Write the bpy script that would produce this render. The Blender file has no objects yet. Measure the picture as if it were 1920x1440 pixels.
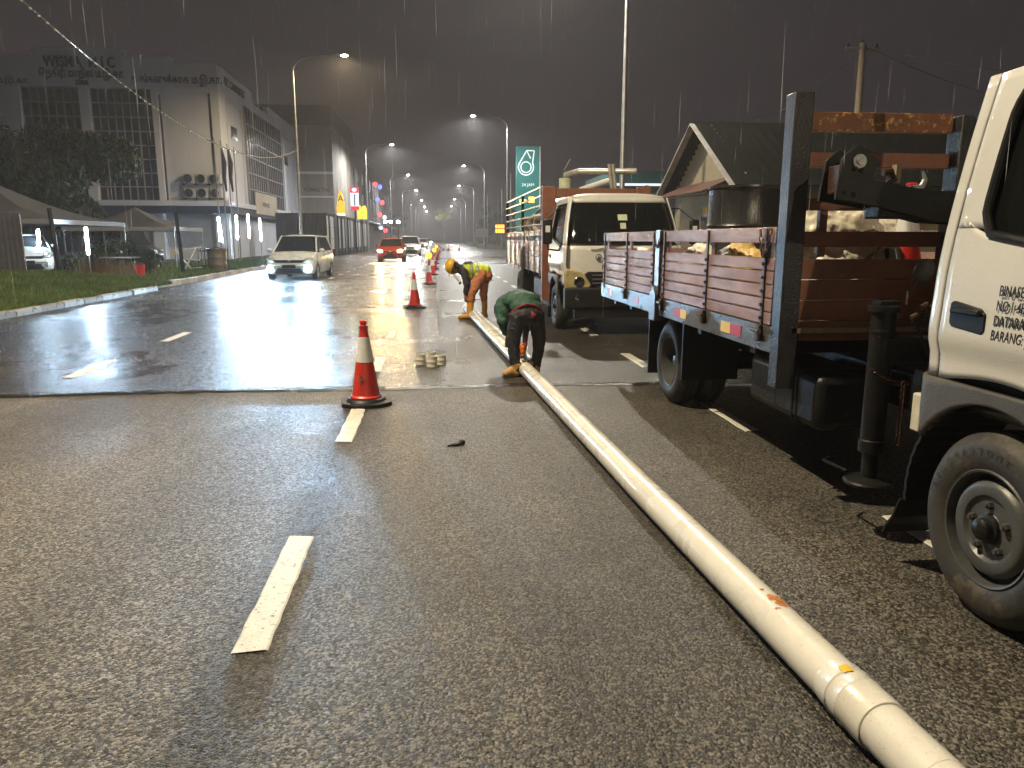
import bpy, bmesh, math, random
from mathutils import Vector, Matrix, Euler
random.seed(7)
R = math.radians
SC = bpy.context.scene
COL = SC.collection

# ------------------------------------------------------------------ camera
cam_d = bpy.data.cameras.new('camera')
cam = bpy.data.objects.new('camera', cam_d)
COL.objects.link(cam)
cam.location = (0, 0, 1.5)
cam.rotation_euler = (R(90 - 11.0), 0, R(-5.8))
cam_d.sensor_fit = 'HORIZONTAL'
cam_d.sensor_width = 36
cam_d.lens = 1400.0 / 1920.0 * 36
cam_d.clip_start = 0.05
cam_d.clip_end = 3000
SC.camera = cam

# ------------------------------------------------------------------ night sky: low cloud lit by the town
W = bpy.data.worlds.new('World')
SC.world = W
W.use_nodes = True
wn, wl = W.node_tree.nodes, W.node_tree.links
bg = wn['Background']
tc = wn.new('ShaderNodeTexCoord')
sx = wn.new('ShaderNodeSeparateXYZ')
rmp = wn.new('ShaderNodeValToRGB')
wl.new(tc.outputs['Generated'], sx.inputs[0])
wl.new(sx.outputs['Z'], rmp.inputs[0])
wl.new(rmp.outputs[0], bg.inputs[0])
rmp.color_ramp.elements[0].color = (0.036, 0.029, 0.031, 1)
rmp.color_ramp.elements[1].position = 0.6
rmp.color_ramp.elements[1].color = (0.026, 0.022, 0.024, 1)
bg.inputs[1].default_value = 0.68

SC.view_settings.view_transform = 'Standard'
SC.view_settings.look = 'None'
SC.view_settings.exposure = 0.35
SC.view_settings.gamma = 1.0
SC.view_settings.use_curve_mapping = False
SC.render.engine = 'CYCLES'
SC.cycles.use_denoising = True
SC.cycles.use_adaptive_sampling = True
SC.cycles.adaptive_threshold = 0.03
SC.cycles.max_bounces = 6
SC.cycles.diffuse_bounces = 1
SC.cycles.glossy_bounces = 4
SC.cycles.transmission_bounces = 6
SC.cycles.transparent_max_bounces = 12
SC.cycles.volume_bounces = 0
SC.cycles.sample_clamp_indirect = 3.0
SC.cycles.sample_clamp_direct = 0.0
SC.cycles.denoising_prefilter = 'ACCURATE'
SC.cycles.caustics_reflective = False
SC.cycles.caustics_refractive = False

# street lamp heads: (x, y, colour, power); the sodium ones are warm
SODIUM = (1.0, 0.83, 0.56)
AMBER = (1.0, 0.76, 0.42)
LED = (1.0, 0.98, 0.93)
LAMP_Z = 11.9
LAMPS = [(-1, -5.0, 6.0, SODIUM, 10500), (-1, -5.0, 47.0, AMBER, 5000), (-1, -4.6, 89.0, LED, 9000),
         (-1, -4.2, 130.0, LED, 9000), (-1, -3.9, 170.0, LED, 9000), (-1, -3.4, 214.0, LED, 9000),
         (-1, -3.2, 258.0, LED, 9000), (-1, -3.1, 300.0, LED, 9000),
         (1, 3.2, -18.0, SODIUM, 7500), (1, 3.2, 25.0, (1.0, 0.93, 0.78), 8800), (1, 3.5, 68.0, LED, 9000),
         (1, 4.4, 113.0, LED, 9000), (1, 5.0, 155.0, LED, 9000), (1, 5.5, 208.0, LED, 9000), (1, 5.6, 250.0, LED, 9000)]

# ------------------------------------------------------------------ helpers
class MB:
    def __init__(s):
        s.v = []; s.f = []
    def add(s, vs, fs):
        n = len(s.v); s.v += [tuple(v) for v in vs]; s.f += [tuple(i + n for i in f) for f in fs]
        return s
    def bx(s, x0, x1, y0, y1, z0, z1, m=None):
        vs = [Vector(p) for p in ((x0,y0,z0),(x1,y0,z0),(x1,y1,z0),(x0,y1,z0),(x0,y0,z1),(x1,y0,z1),(x1,y1,z1),(x0,y1,z1))]
        if m is not None: vs = [m @ v for v in vs]
        return s.add(vs, [(3,2,1,0),(4,5,6,7),(0,1,5,4),(1,2,6,5),(2,3,7,6),(3,0,4,7)])
    def box(s, c, size, m=None):
        a, b, d = (k / 2 for k in size)
        M = Matrix.Translation(c) @ (m.to_4x4() if m is not None else Matrix())
        return s.bx(-a, a, -b, b, -d, d, M)
    def beam(s, p0, p1, w, h, up=(0, 0, 1)):
        p0, p1 = Vector(p0), Vector(p1); d = (p1 - p0)
        L = d.length; d.normalize(); u = Vector(up)
        if abs(d.dot(u)) > 0.98: u = Vector((0, 1, 0))
        sd = d.cross(u).normalized(); u = sd.cross(d)
        M = Matrix((sd, d, u)).transposed().to_4x4(); M.translation = p0
        return s.bx(-w/2, w/2, 0, L, -h/2, h/2, M)
    def tube(s, pts, r, seg=8, caps=True):
        pts = [Vector(p) for p in pts]; n = len(pts)
        rr = r if isinstance(r, (list, tuple)) else [r] * n
        vs = []; u = None
        for i, p in enumerate(pts):
            t = (pts[min(i+1, n-1)] - pts[max(i-1, 0)]).normalized()
            if u is None:
                u = Vector((0, 0, 1)) if abs(t.z) < 0.9 else Vector((1, 0, 0))
            u = (u - t * u.dot(t)).normalized(); w = t.cross(u)
            q = rr[i]; qa, qb = q if isinstance(q, tuple) else (q, q)
            for k in range(seg):
                a = 2 * math.pi * k / seg
                vs.append(p + u * math.cos(a) * qa + w * math.sin(a) * qb)
        fs = [(i*seg+k, i*seg+(k+1) % seg, (i+1)*seg+(k+1) % seg, (i+1)*seg+k) for i in range(n-1) for k in range(seg)]
        if caps:
            fs.append(tuple(range(seg))[::-1]); fs.append(tuple((n-1)*seg+k for k in range(seg)))
        return s.add(vs, fs)
    def lathe(s, prof, o=(0, 0, 0), axis='Z', seg=24, a0=0.0, a1=2*math.pi):
        full = abs(a1 - a0 - 2*math.pi) < 1e-6
        n = len(prof); m = seg if full else seg + 1
        vs = []
        for k in range(m):
            a = a0 + (a1 - a0) * k / seg
            c, d = math.cos(a), math.sin(a)
            for r, h in prof:
                p = (r*c, r*d, h) if axis == 'Z' else ((h, r*c, r*d) if axis == 'X' else (r*d, h, r*c))
                vs.append((p[0]+o[0], p[1]+o[1], p[2]+o[2]))
        fs = [(k*n+j, ((k+1) % m)*n+j, ((k+1) % m)*n+j+1, k*n+j+1) for k in range(seg) for j in range(n-1)]
        return s.add(vs, fs)
    def prism(s, poly, axis, a, b):
        n = len(poly)
        def P(u, w, h): return (h, u, w) if axis == 'X' else ((u, h, w) if axis == 'Y' else (u, w, h))
        vs = [P(u, w, a) for u, w in poly] + [P(u, w, b) for u, w in poly]
        fs = [tuple(range(n))[::-1], tuple(range(n, 2*n))] + [(i, (i+1) % n, n+(i+1) % n, n+i) for i in range(n)]
        return s.add(vs, fs)
    def ell(s, c, r, m=None, seg=14, rings=9):
        c = Vector(c); vs = []; M = m.to_3x3() if m is not None else Matrix.Identity(3)
        for i in range(1, rings):
            t = math.pi * i / rings
            for k in range(seg):
                a = 2*math.pi*k/seg
                vs.append(c + M @ Vector((r[0]*math.sin(t)*math.cos(a), r[1]*math.sin(t)*math.sin(a), r[2]*math.cos(t))))
        top = len(vs); vs.append(c + M @ Vector((0, 0, r[2]))); vs.append(c - M @ Vector((0, 0, r[2])))
        fs = [((i)*seg+k, (i+1)*seg+k, (i+1)*seg+(k+1) % seg, i*seg+(k+1) % seg) for i in range(rings-2) for k in range(seg)]
        fs += [(top, k, (k+1) % seg) for k in range(seg)]
        fs += [(top+1, (rings-2)*seg+(k+1) % seg, (rings-2)*seg+k) for k in range(seg)]
        return s.add(vs, fs)
    def grid(s, rows):
        n = len(rows[0]); vs = [p for r in rows for p in r]
        return s.add(vs, [(i*n+j, i*n+j+1, (i+1)*n+j+1, (i+1)*n+j) for i in range(len(rows)-1) for j in range(n-1)])
    def mesh(s, name, smooth=False):
        me = bpy.data.meshes.new(name); me.from_pydata(s.v, [], s.f); me.update()
        bm = bmesh.new(); bm.from_mesh(me)
        bmesh.ops.recalc_face_normals(bm, faces=bm.faces)
        bm.to_mesh(me); bm.free()
        if smooth:
            for p in me.polygons: p.use_smooth = True
            try: me.set_sharp_from_angle(angle=R(38))
            except Exception: pass
        return me
    def build(s, name, mat, parent=None, smooth=False, bevel=0.0, solid=0.0, loc=None):
        me = s.mesh(name, smooth); me.materials.append(mat)
        o = bpy.data.objects.new(name, me); COL.objects.link(o)
        if parent is not None: o.parent = parent
        if loc is not None: o.location = loc
        if solid:
            m = o.modifiers.new('solid', 'SOLIDIFY'); m.thickness = solid; m.offset = 0
        if bevel:
            m = o.modifiers.new('bevel', 'BEVEL'); m.width = bevel; m.segments = 2; m.limit_method = 'ANGLE'; m.angle_limit = R(40)
            for p in me.polygons: p.use_smooth = True
            try: me.set_sharp_from_angle(angle=R(60))
            except Exception: pass
        return o
    def blob(s, name, mat, parent=None, voxel=0.015, smooth=6, disp=None, loc=None):
        o = s.build(name, mat, parent, loc=loc)
        m = o.modifiers.new('remesh', 'REMESH'); m.mode = 'VOXEL'; m.voxel_size = voxel; m.use_smooth_shade = True
        m = o.modifiers.new('smooth', 'SMOOTH'); m.factor = 0.5; m.iterations = smooth
        if disp:
            t = bpy.data.textures.new(name + '_folds', 'CLOUDS'); t.noise_scale = disp[1]; t.noise_depth = 2
            m = o.modifiers.new('folds', 'DISPLACE'); m.texture = t; m.strength = disp[0]; m.texture_coords = 'LOCAL'
        return o

def obj_from(name, me, parent=None, loc=(0, 0, 0), rot=(0, 0, 0), scale=None):
    o = bpy.data.objects.new(name, me); COL.objects.link(o)
    o.parent = parent; o.location = loc; o.rotation_euler = rot
    if scale: o.scale = scale
    return o
def thing(name, label, cat, loc=(0, 0, 0), rz=0.0, group=None):
    o = bpy.data.objects.new(name, None); COL.objects.link(o)
    o.empty_display_size = 0.2; o.location = loc; o.rotation_euler = (0, 0, rz)
    return tag(o, label, cat, group)
def tag(o, label, cat, group=None):
    o['label'] = label; o['category'] = cat
    if group: o['group'] = group
    return o
def struct(o, kind='structure', label=None):
    o['kind'] = kind
    if label: o['label'] = label
    return o
def copy_tree(o, parent=None):
    c = o.copy(); COL.objects.link(c); c.parent = parent
    for ch in list(o.children): copy_tree(ch, c)
    return c

# ------------------------------------------------------------------ materials
def _mat(name):
    m = bpy.data.materials.new(name); m.use_nodes = True
    return m, m.node_tree.nodes, m.node_tree.links, m.node_tree.nodes['Principled BSDF']
def pm(name, col, rough=0.5, metal=0.0, var=0.18, vs=6.0, bump=0.0, bs=60.0, rust=None, coat=0.0, drops=0.0, spec=0.5, rvar=0.12, stretch=None):
    """base colour with uneven tone; rust = (colour, amount 0-1, scale); drops = rain beads on the surface"""
    m, n, l, b = _mat(name)
    t = n.new('ShaderNodeTexCoord')
    src = t.outputs['Object']
    if stretch:
        mp = n.new('ShaderNodeMapping'); mp.inputs['Scale'].default_value = stretch
        l.new(src, mp.inputs[0]); src = mp.outputs[0]
    nz = n.new('ShaderNodeTexNoise'); nz.inputs['Scale'].default_value = vs; nz.inputs['Detail'].default_value = 6; nz.inputs['Roughness'].default_value = 0.65
    l.new(src, nz.inputs['Vector'])
    cr = n.new('ShaderNodeValToRGB')
    lo = tuple(max(0, c * (1 - var)) for c in col); hi = tuple(min(1, c * (1 + var)) for c in col)
    cr.color_ramp.elements[0].position = 0.3; cr.color_ramp.elements[0].color = (*lo, 1)
    cr.color_ramp.elements[1].position = 0.7; cr.color_ramp.elements[1].color = (*hi, 1)
    l.new(nz.outputs['Fac'], cr.inputs[0])
    out = cr.outputs[0]
    if rust:
        n2 = n.new('ShaderNodeTexNoise'); n2.inputs['Scale'].default_value = rust[2]; n2.inputs['Detail'].default_value = 8; n2.inputs['Roughness'].default_value = 0.7
        l.new(src, n2.inputs['Vector'])
        c2 = n.new('ShaderNodeValToRGB'); p = 0.72 - 0.4 * rust[1]
        c2.color_ramp.elements[0].position = p; c2.color_ramp.elements[0].color = (0, 0, 0, 1)
        c2.color_ramp.elements[1].position = p + 0.06; c2.color_ramp.elements[1].color = (1, 1, 1, 1)
        l.new(n2.outputs['Fac'], c2.inputs[0])
        mx = n.new('ShaderNodeMix'); mx.data_type = 'RGBA'
        l.new(c2.outputs[0], mx.inputs[0]); l.new(out, mx.inputs[6]); mx.inputs[7].default_value = (*rust[0], 1)
        out = mx.outputs[2]
    l.new(out, b.inputs['Base Color'])
    mr = n.new('ShaderNodeMapRange'); mr.inputs[3].default_value = max(0.02, rough - rvar); mr.inputs[4].default_value = min(1, rough + rvar)
    l.new(nz.outputs['Fac'], mr.inputs[0]); l.new(mr.outputs[0], b.inputs['Roughness'])
    b.inputs['Metallic'].default_value = metal
    b.inputs['Specular IOR Level'].default_value = spec
    if coat:
        b.inputs['Coat Weight'].default_value = coat; b.inputs['Coat Roughness'].default_value = 0.06
    nrm = None
    if bump:
        n3 = n.new('ShaderNodeTexNoise'); n3.inputs['Scale'].default_value = bs; n3.inputs['Detail'].default_value = 5
        l.new(src, n3.inputs['Vector'])
        bp = n.new('ShaderNodeBump'); bp.inputs['Strength'].default_value = bump; bp.inputs['Distance'].default_value = 0.02
        l.new(n3.outputs['Fac'], bp.inputs['Height']); nrm = bp.outputs[0]
    if drops:
        vo = n.new('ShaderNodeTexVoronoi'); vo.inputs['Scale'].default_value = drops
        l.new(t.outputs['Object'], vo.inputs['Vector'])
        wn_ = n.new('ShaderNodeTexWhiteNoise'); l.new(vo.outputs['Color'], wn_.inputs['Vector'])
        m2 = n.new('ShaderNodeMapRange'); m2.inputs[1].default_value = 0.26; m2.inputs[2].default_value = 0.05
        l.new(vo.outputs['Distance'], m2.inputs[0])
        gt = n.new('ShaderNodeMath'); gt.operation = 'GREATER_THAN'; gt.inputs[1].default_value = 0.72
        l.new(wn_.outputs['Value'], gt.inputs[0])
        mu = n.new('ShaderNodeMath'); mu.operation = 'MULTIPLY'
        l.new(m2.outputs[0], mu.inputs[0]); l.new(gt.outputs[0], mu.inputs[1])
        bp2 = n.new('ShaderNodeBump'); bp2.inputs['Strength'].default_value = 0.9; bp2.inputs['Distance'].default_value = 0.0022
        l.new(mu.outputs[0], bp2.inputs['Height'])
        if nrm: l.new(nrm, bp2.inputs['Normal'])
        nrm = bp2.outputs[0]
    if nrm:
        l.new(nrm, b.inputs['Normal'])
        if coat: l.new(nrm, b.inputs['Coat Normal'])
    return m
def em(name, col, strength):
    m, n, l, b = _mat(name)
    b.inputs['Base Color'].default_value = (*col, 1)
    b.inputs['Emission Color'].default_value = (*col, 1); b.inputs['Emission Strength'].default_value = strength
    b.inputs['Roughness'].default_value = 0.3
    return m
def glass_dark(name, col=(0.012, 0.014, 0.016), rough=0.05, drops=0.0):
    return pm(name, col, rough, var=0.1, rvar=0.03, spec=0.7, drops=drops)
def clear_glass(name, tint=(0.6, 0.65, 0.65), alpha=0.22):
    m, n, l, b = _mat(name)
    b.inputs['Base Color'].default_value = (*[c * 0.05 for c in tint], 1); b.inputs['Roughness'].default_value = 0.04
    tr = n.new('ShaderNodeBsdfTransparent'); tr.inputs[0].default_value = (*tint, 1)
    mx = n.new('ShaderNodeMixShader'); mx.inputs[0].default_value = alpha
    l.new(tr.outputs[0], mx.inputs[1]); l.new(b.outputs[0], mx.inputs[2]); l.new(mx.outputs[0], n['Material Output'].inputs[0])
    return m

M = {}
M['galv'] = pm('galvanised_steel', (0.32, 0.32, 0.31), 0.42, 0.7, 0.2, 3, 0.05, 80)
M['black_metal'] = pm('black_painted_metal', (0.011, 0.011, 0.012), 0.42, 0.0, 0.4, 5, 0.15, 60, rust=((0.06, 0.035, 0.02), 0.10, 9), drops=90, spec=.3)
M['black_plastic'] = pm('black_plastic', (0.010, 0.010, 0.011), 0.46, 0, 0.3, 5, spec=.3)
M['grey_plastic'] = pm('grey_fender_plastic', (0.075, 0.072, 0.068), 0.5, 0, 0.25, 4, 0.1, 90, drops=60)
M['rubber'] = pm('tyre_rubber', (0.035, 0.032, 0.028), 0.62, 0, 0.45, 4, 0.12, 40, rust=((0.085, 0.07, 0.05), 0.35, 3.2))
M['cab_paint'] = pm('cream_white_cab_paint', (0.64, 0.635, 0.61), 0.3, 0, 0.06, 2.0, coat=0.5, drops=85, rust=((0.32, 0.28, 0.22), 0.05, 11))
M['cab_white'] = pm('white_truck_paint', (0.60, 0.60, 0.57), 0.32, 0, 0.1, 2.5, coat=0.4, drops=80, rust=((0.25, 0.2, 0.14), 0.10, 6))
M['glass'] = glass_dark('dark_window_glass')
M['glass_wet'] = glass_dark('dark_wet_glass', drops=36)
M['maroon'] = pm('maroon_painted_plank', (0.30, 0.185, 0.165), 0.17, 0, 0.3, 5, 0.35, 150, drops=90, rust=((0.24, 0.12, 0.08), 0.14, 12), stretch=(1, 0.35, 1.6))
M['maroon_dry'] = pm('maroon_painted_board', (0.22, 0.085, 0.05), 0.5, 0, 0.25, 5, 0.2, 90, rust=((0.30, 0.15, 0.09), 0.1, 10))
M['peeling'] = pm('peeling_orange_steel', (0.20, 0.075, 0.03), 0.45, 0, 0.25, 6, 0.2, 70, rust=((0.62, 0.34, 0.12), 0.42, 26))
M['post_paint'] = pm('dark_chipped_steel', (0.024, 0.024, 0.028), 0.34, 0.1, 0.4, 8, 0.3, 90, rust=((0.22, 0.11, 0.05), 0.1, 14), drops=80)
M['rail_steel'] = pm('wet_steel_rail', (0.10, 0.095, 0.09), 0.3, 0.3, 0.35, 5, 0.2, 60, rust=((0.2, 0.1, 0.06), 0.2, 8), drops=90)
M['rust_iron'] = pm('rusty_dark_iron', (0.07, 0.035, 0.022), 0.5, 0.3, 0.5, 20, 0.3, 60)
M['hub'] = pm('dark_grey_wheel_steel', (0.085, 0.088, 0.088), 0.42, 0.25, 0.25, 5, 0.08, 60, rust=((0.30, 0.25, 0.16), 0.07, 12))
M['white_paint'] = pm('white_paint', (0.75, 0.74, 0.70), 0.5, 0, 0.1, 4)
M['chrome'] = pm('chrome', (0.7, 0.7, 0.7), 0.12, 1.0, 0.05)
M['wood'] = pm('weathered_wood', (0.28, 0.2, 0.12), 0.6, 0, 0.35, 6, 0.3, 60, stretch=(4, 4, 0.5))
M['concrete'] = pm('stained_concrete', (0.27, 0.25, 0.22), 0.7, 0, 0.3, 2, 0.25, 30, rust=((0.1, 0.09, 0.07), 0.25, 3))
M['red_plastic'] = pm('red_cone_plastic', (0.52, 0.030, 0.022), 0.38, 0, 0.14, 8, 0.05, 40, rust=((0.25, 0.03, 0.02), 0.06, 14))
M['reflect_white'] = pm('reflective_white_band', (0.62, 0.62, 0.62), 0.35, 0, 0.12, 12)
M['yellow'] = pm('yellow_sticker', (0.75, 0.50, 0.03), 0.4, 0, 0.12, 8)
M['red'] = pm('red_sticker', (0.45, 0.02, 0.03), 0.4, 0, 0.2, 8)
M['skin'] = pm('brown_skin', (0.26, 0.13, 0.08), 0.5, 0, 0.12, 10)
M['ink'] = pm('black_lettering', (0.02, 0.02, 0.02), 0.6, 0, 0.5, 30)

def text_mesh(name, body, size, mat, parent, loc, rot, depth=0.004, align='LEFT', shear=0.0, sx=1.0, bold=0.0, spacing=1.0):
    cu = bpy.data.curves.new(name, 'FONT'); cu.body = body; cu.size = size; cu.extrude = depth / 2; cu.align_x = align
    cu.shear = shear; cu.offset = bold; cu.space_character = spacing; cu.resolution_u = 3
    t = bpy.data.objects.new(name, cu); COL.objects.link(t)
    bpy.context.view_layer.update()
    me = bpy.data.meshes.new_from_object(t.evaluated_get(bpy.context.evaluated_depsgraph_get()))
    bpy.data.objects.remove(t); bpy.data.curves.remove(cu)
    me.name = name; me.materials.clear(); me.materials.append(mat)
    o = obj_from(name, me, parent, loc, rot)
    if sx != 1.0: o.scale = (sx, 1, 1)
    return o

# ================================================================== ground and road
def asphalt(name, scale, dark, light, r_lo, r_hi, bump, wet_bias, grain_mix=0.55, facet=0.8, facet2=0.3, undul=0.3):
    m, n, l, b = _mat(name)
    t = n.new('ShaderNodeTexCoord'); V = t.outputs['Object']
    def noise(sc, det=4, rough=0.6, vec=None):
        q = n.new('ShaderNodeTexNoise'); q.inputs['Scale'].default_value = sc; q.inputs['Detail'].default_value = det; q.inputs['Roughness'].default_value = rough
        l.new(vec or V, q.inputs['Vector']); return q.outputs['Fac']
    def ramp(f, p0, p1, c0=(0, 0, 0), c1=(1, 1, 1)):
        q = n.new('ShaderNodeValToRGB'); q.color_ramp.elements[0].position = p0; q.color_ramp.elements[1].position = p1
        q.color_ramp.elements[0].color = (*c0, 1); q.color_ramp.elements[1].color = (*c1, 1)
        l.new(f, q.inputs[0]); return q.outputs[0]
    def mth(op, a, c):
        q = n.new('ShaderNodeMath'); q.operation = op
        for i, k in enumerate((a, c)):
            if isinstance(k, (int, float)): q.inputs[i].default_value = k
            else: l.new(k, q.inputs[i])
        return q.outputs[0]
    def mixc(f, a, c):
        q = n.new('ShaderNodeMix'); q.data_type = 'RGBA'
        if isinstance(f, (int, float)): q.inputs[0].default_value = f
        else: l.new(f, q.inputs[0])
        l.new(a, q.inputs[6]); l.new(c, q.inputs[7]); return q.outputs[2]
    vo = n.new('ShaderNodeTexVoronoi'); vo.inputs['Scale'].default_value = scale
    wv = n.new('ShaderNodeTexNoise'); wv.inputs['Scale'].default_value = scale * 0.8
    l.new(V, wv.inputs['Vector'])
    ad = n.new('ShaderNodeVectorMath'); ad.operation = 'MULTIPLY_ADD'; ad.inputs[1].default_value = (0.008,) * 3
    l.new(wv.outputs['Color'], ad.inputs[0]); l.new(V, ad.inputs[2]); l.new(ad.outputs[0], vo.inputs['Vector'])
    sp = n.new('ShaderNodeSeparateColor'); l.new(vo.outputs['Color'], sp.inputs[0])
    stone = ramp(sp.outputs[0], 0.45, 1.0, dark, light)
    fine = ramp(noise(scale * 0.45, 5, 0.75), 0.42, 0.68, dark, tuple(0.45 * c for c in light))
    col = mixc(grain_mix, fine, stone)
    mp = n.new('ShaderNodeMapping'); mp.inputs['Scale'].default_value = (0.9, 0.09, 1); l.new(V, mp.inputs[0])
    tracks = noise(1.0, 5, 0.55, mp.outputs[0])
    patch = noise(0.7, 7, 0.6)
    stain = ramp(mth('ADD', mth('MULTIPLY', tracks, 0.6), mth('MULTIPLY', patch, 0.4)), 0.36, 0.62, (0.40, 0.385, 0.37), (1.2, 1.17, 1.13))
    mu = n.new('ShaderNodeMix'); mu.data_type = 'RGBA'; mu.blend_type = 'MULTIPLY'; mu.inputs[0].default_value = 1.0
    l.new(col, mu.inputs[6]); l.new(stain, mu.inputs[7])
    # oil-dark strip beside the lane line, left by the old joint in the surface
    sx_ = n.new('ShaderNodeSeparateXYZ'); l.new(V, sx_.inputs[0])
    wob = mth('ADD', sx_.outputs['X'], mth('MULTIPLY', noise(1.3, 4, 0.6), 0.22))
    band = ramp(mth('ABSOLUTE', mth('ADD', wob, 0.60), 0.0), 0.05, 0.22, (0.42, 0.41, 0.40), (1, 1, 1))
    m3 = n.new('ShaderNodeMix'); m3.data_type = 'RGBA'; m3.blend_type = 'MULTIPLY'; m3.inputs[0].default_value = 1.0
    l.new(mu.outputs[2], m3.inputs[6]); l.new(band, m3.inputs[7])
    l.new(m3.outputs[2], b.inputs['Base Color'])
    wet = ramp(mth('ADD', mth('MULTIPLY', noise(0.42, 6, 0.55), 0.65), mth('MULTIPLY', tracks, 0.35)), 0.62 - wet_bias * 0.3, 0.74 - wet_bias * 0.3)
    rm = n.new('ShaderNodeMapRange'); rm.inputs[3].default_value = r_hi; rm.inputs[4].default_value = r_lo
    l.new(wet, rm.inputs[0]); l.new(mth('ADD', rm.outputs[0], mth('MULTIPLY', sp.outputs[1], 0.06)), b.inputs['Roughness'])
    b.inputs['IOR'].default_value = 1.45
    h = mth('ADD', mth('MULTIPLY', vo.outputs['Distance'], -0.9), mth('MULTIPLY', noise(scale * 1.6, 3, 0.6), 0.5))
    bs = n.new('ShaderNodeMapRange'); bs.inputs[3].default_value = bump; bs.inputs[4].default_value = bump * 0.35
    l.new(wet, bs.inputs[0])
    bp = n.new('ShaderNodeBump'); bp.inputs['Distance'].default_value = 0.008
    l.new(bs.outputs[0], bp.inputs['Strength']); l.new(h, bp.inputs['Height'])
    und = n.new('ShaderNodeBump'); und.inputs['Strength'].default_value = undul; und.inputs['Distance'].default_value = 0.03
    l.new(noise(2.6, 4, 0.5), und.inputs['Height']); l.new(bp.outputs[0], und.inputs['Normal'])
    # each chip of stone is a facet with its own tilt, so wet chips glint singly
    fa = n.new('ShaderNodeVectorMath'); fa.operation = 'SUBTRACT'; fa.inputs[1].default_value = (0.5, 0.5, 0.5)
    l.new(vo.outputs['Color'], fa.inputs[0])
    fs = n.new('ShaderNodeVectorMath'); fs.operation = 'SCALE'; l.new(fa.outputs[0], fs.inputs[0])
    fr_ = n.new('ShaderNodeMapRange'); fr_.inputs[3].default_value = facet; fr_.inputs[4].default_value = facet * 0.22
    l.new(wet, fr_.inputs[0]); l.new(fr_.outputs[0], fs.inputs['Scale'])
    v2 = n.new('ShaderNodeTexVoronoi'); v2.inputs['Scale'].default_value = 95; l.new(ad.outputs[0], v2.inputs['Vector'])
    f2 = n.new('ShaderNodeVectorMath'); f2.operation = 'SUBTRACT'; f2.inputs[1].default_value = (0.5, 0.5, 0.5); l.new(v2.outputs['Color'], f2.inputs[0])
    f3 = n.new('ShaderNodeVectorMath'); f3.operation = 'MULTIPLY_ADD'; f3.inputs[1].default_value = (facet2,) * 3
    l.new(f2.outputs[0], f3.inputs[0]); l.new(fs.outputs[0], f3.inputs[2])
    fb = n.new('ShaderNodeVectorMath'); fb.operation = 'ADD'; l.new(f3.outputs[0], fb.inputs[0]); l.new(und.outputs[0], fb.inputs[1])
    fn = n.new('ShaderNodeVectorMath'); fn.operation = 'NORMALIZE'; l.new(fb.outputs[0], fn.inputs[0])
    l.new(fn.outputs[0], b.inputs['Normal'])
    return m
M['asphalt_old'] = asphalt('coarse_wet_asphalt', 110, (0.014, 0.0135, 0.013), (0.40, 0.375, 0.33), 0.20, 0.42, 0.7, 0.30, 0.6, 0.36, 0.46)
M['asphalt_new'] = asphalt('smooth_wet_asphalt', 95, (0.012, 0.0115, 0.011), (0.13, 0.12, 0.105), 0.11, 0.24, 0.8, 0.36, 0.5, 0.30, 0.20, 0.12)
M['asphalt_mid'] = asphalt('worn_wet_asphalt', 90, (0.013, 0.0125, 0.012), (0.22, 0.20, 0.17), 0.14, 0.30, 0.6, 0.32, 0.6, 0.34, 0.26)
M['dirt'] = pm('wet_dirt', (0.055, 0.043, 0.03), 0.6, 0, 0.4, 1.2, 0.5, 12)
M['turf'] = pm('dark_turf_soil', (0.030, 0.040, 0.014), 0.8, 0, 0.4, 3, 0.5, 20)
M['grass'] = pm('grass_blades', (0.085, 0.13, 0.030), 0.55, 0, 0.45, 1.5, spec=0.3)
M['marking'] = pm('worn_road_paint', (0.60, 0.585, 0.52), 0.42, 0, 0.10, 9, 0.25, 120, rust=((0.07, 0.065, 0.06), 0.34, 42))

mb = MB(); mb.grid([[(-300, -60, -0.06), (300, -60, -0.06)], [(-300, 480, -0.06), (300, 480, -0.06)]])
ground = struct(mb.build('ground', M['dirt']))
# carriageway, widening at the junction on the right
ys = [-45, -20, 0, 20, 40, 50, 60, 75, 95, 108, 120, 160, 220, 300, 400]
rx = [6.1, 6.1, 6.1, 6.1, 6.3, 8.0, 12, 13.5, 12.5, 8.5, 7.2, 7.4, 8.2, 9, 10]
lx = [-8.15, -8.15, -8.15, -8.15, -8.75, -8.75, -8.6, -8.4, -8.2, -8, -8, -7.8, -7, -6.4, -5.5]
mb = MB(); mb.grid([[(a, y, 0.0), (-4, y, 0.015), (0, y, 0.02 * 0), (b_, y, 0.0)] for y, a, b_ in zip(ys, lx, rx)])
mb.v = [(x, y, 0.0) for x, y, z in mb.v]
road = struct(mb.build('road', M['asphalt_old']))
def ragged(x0, x1, y0, y1, z, step=0.12, amp=0.03, sides='S', seed=1):
    """thin overlay sheet with an uneven near edge and a real thickness"""
    rnd = random.Random(seed); n = max(2, int((x1 - x0) / step)); top = []; w = 0
    for i in range(n + 1):
        w = 0.8 * w + rnd.uniform(-amp, amp); top.append((x0 + (x1 - x0) * i / n, y0 + w))
    m = MB()
    m.grid([[(x, y, 0.001) for x, y in top], [(x, y + 0.012, z) for x, y in top], [(x, y1, z) for x, y in top]])
    return m
ov = struct(ragged(-8.14, 0.06, 7.62, 330, 0.009, seed=3).build('road_overlay', M['asphalt_new']))
m_ = ragged(0.085, 6.09, 7.50, 330, 0.007, seed=5)
m_.v = [(x if y < 40 else x, y, z) for x, y, z in m_.v]
ov2 = struct(m_.build('road_overlay', M['asphalt_mid']))
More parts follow.
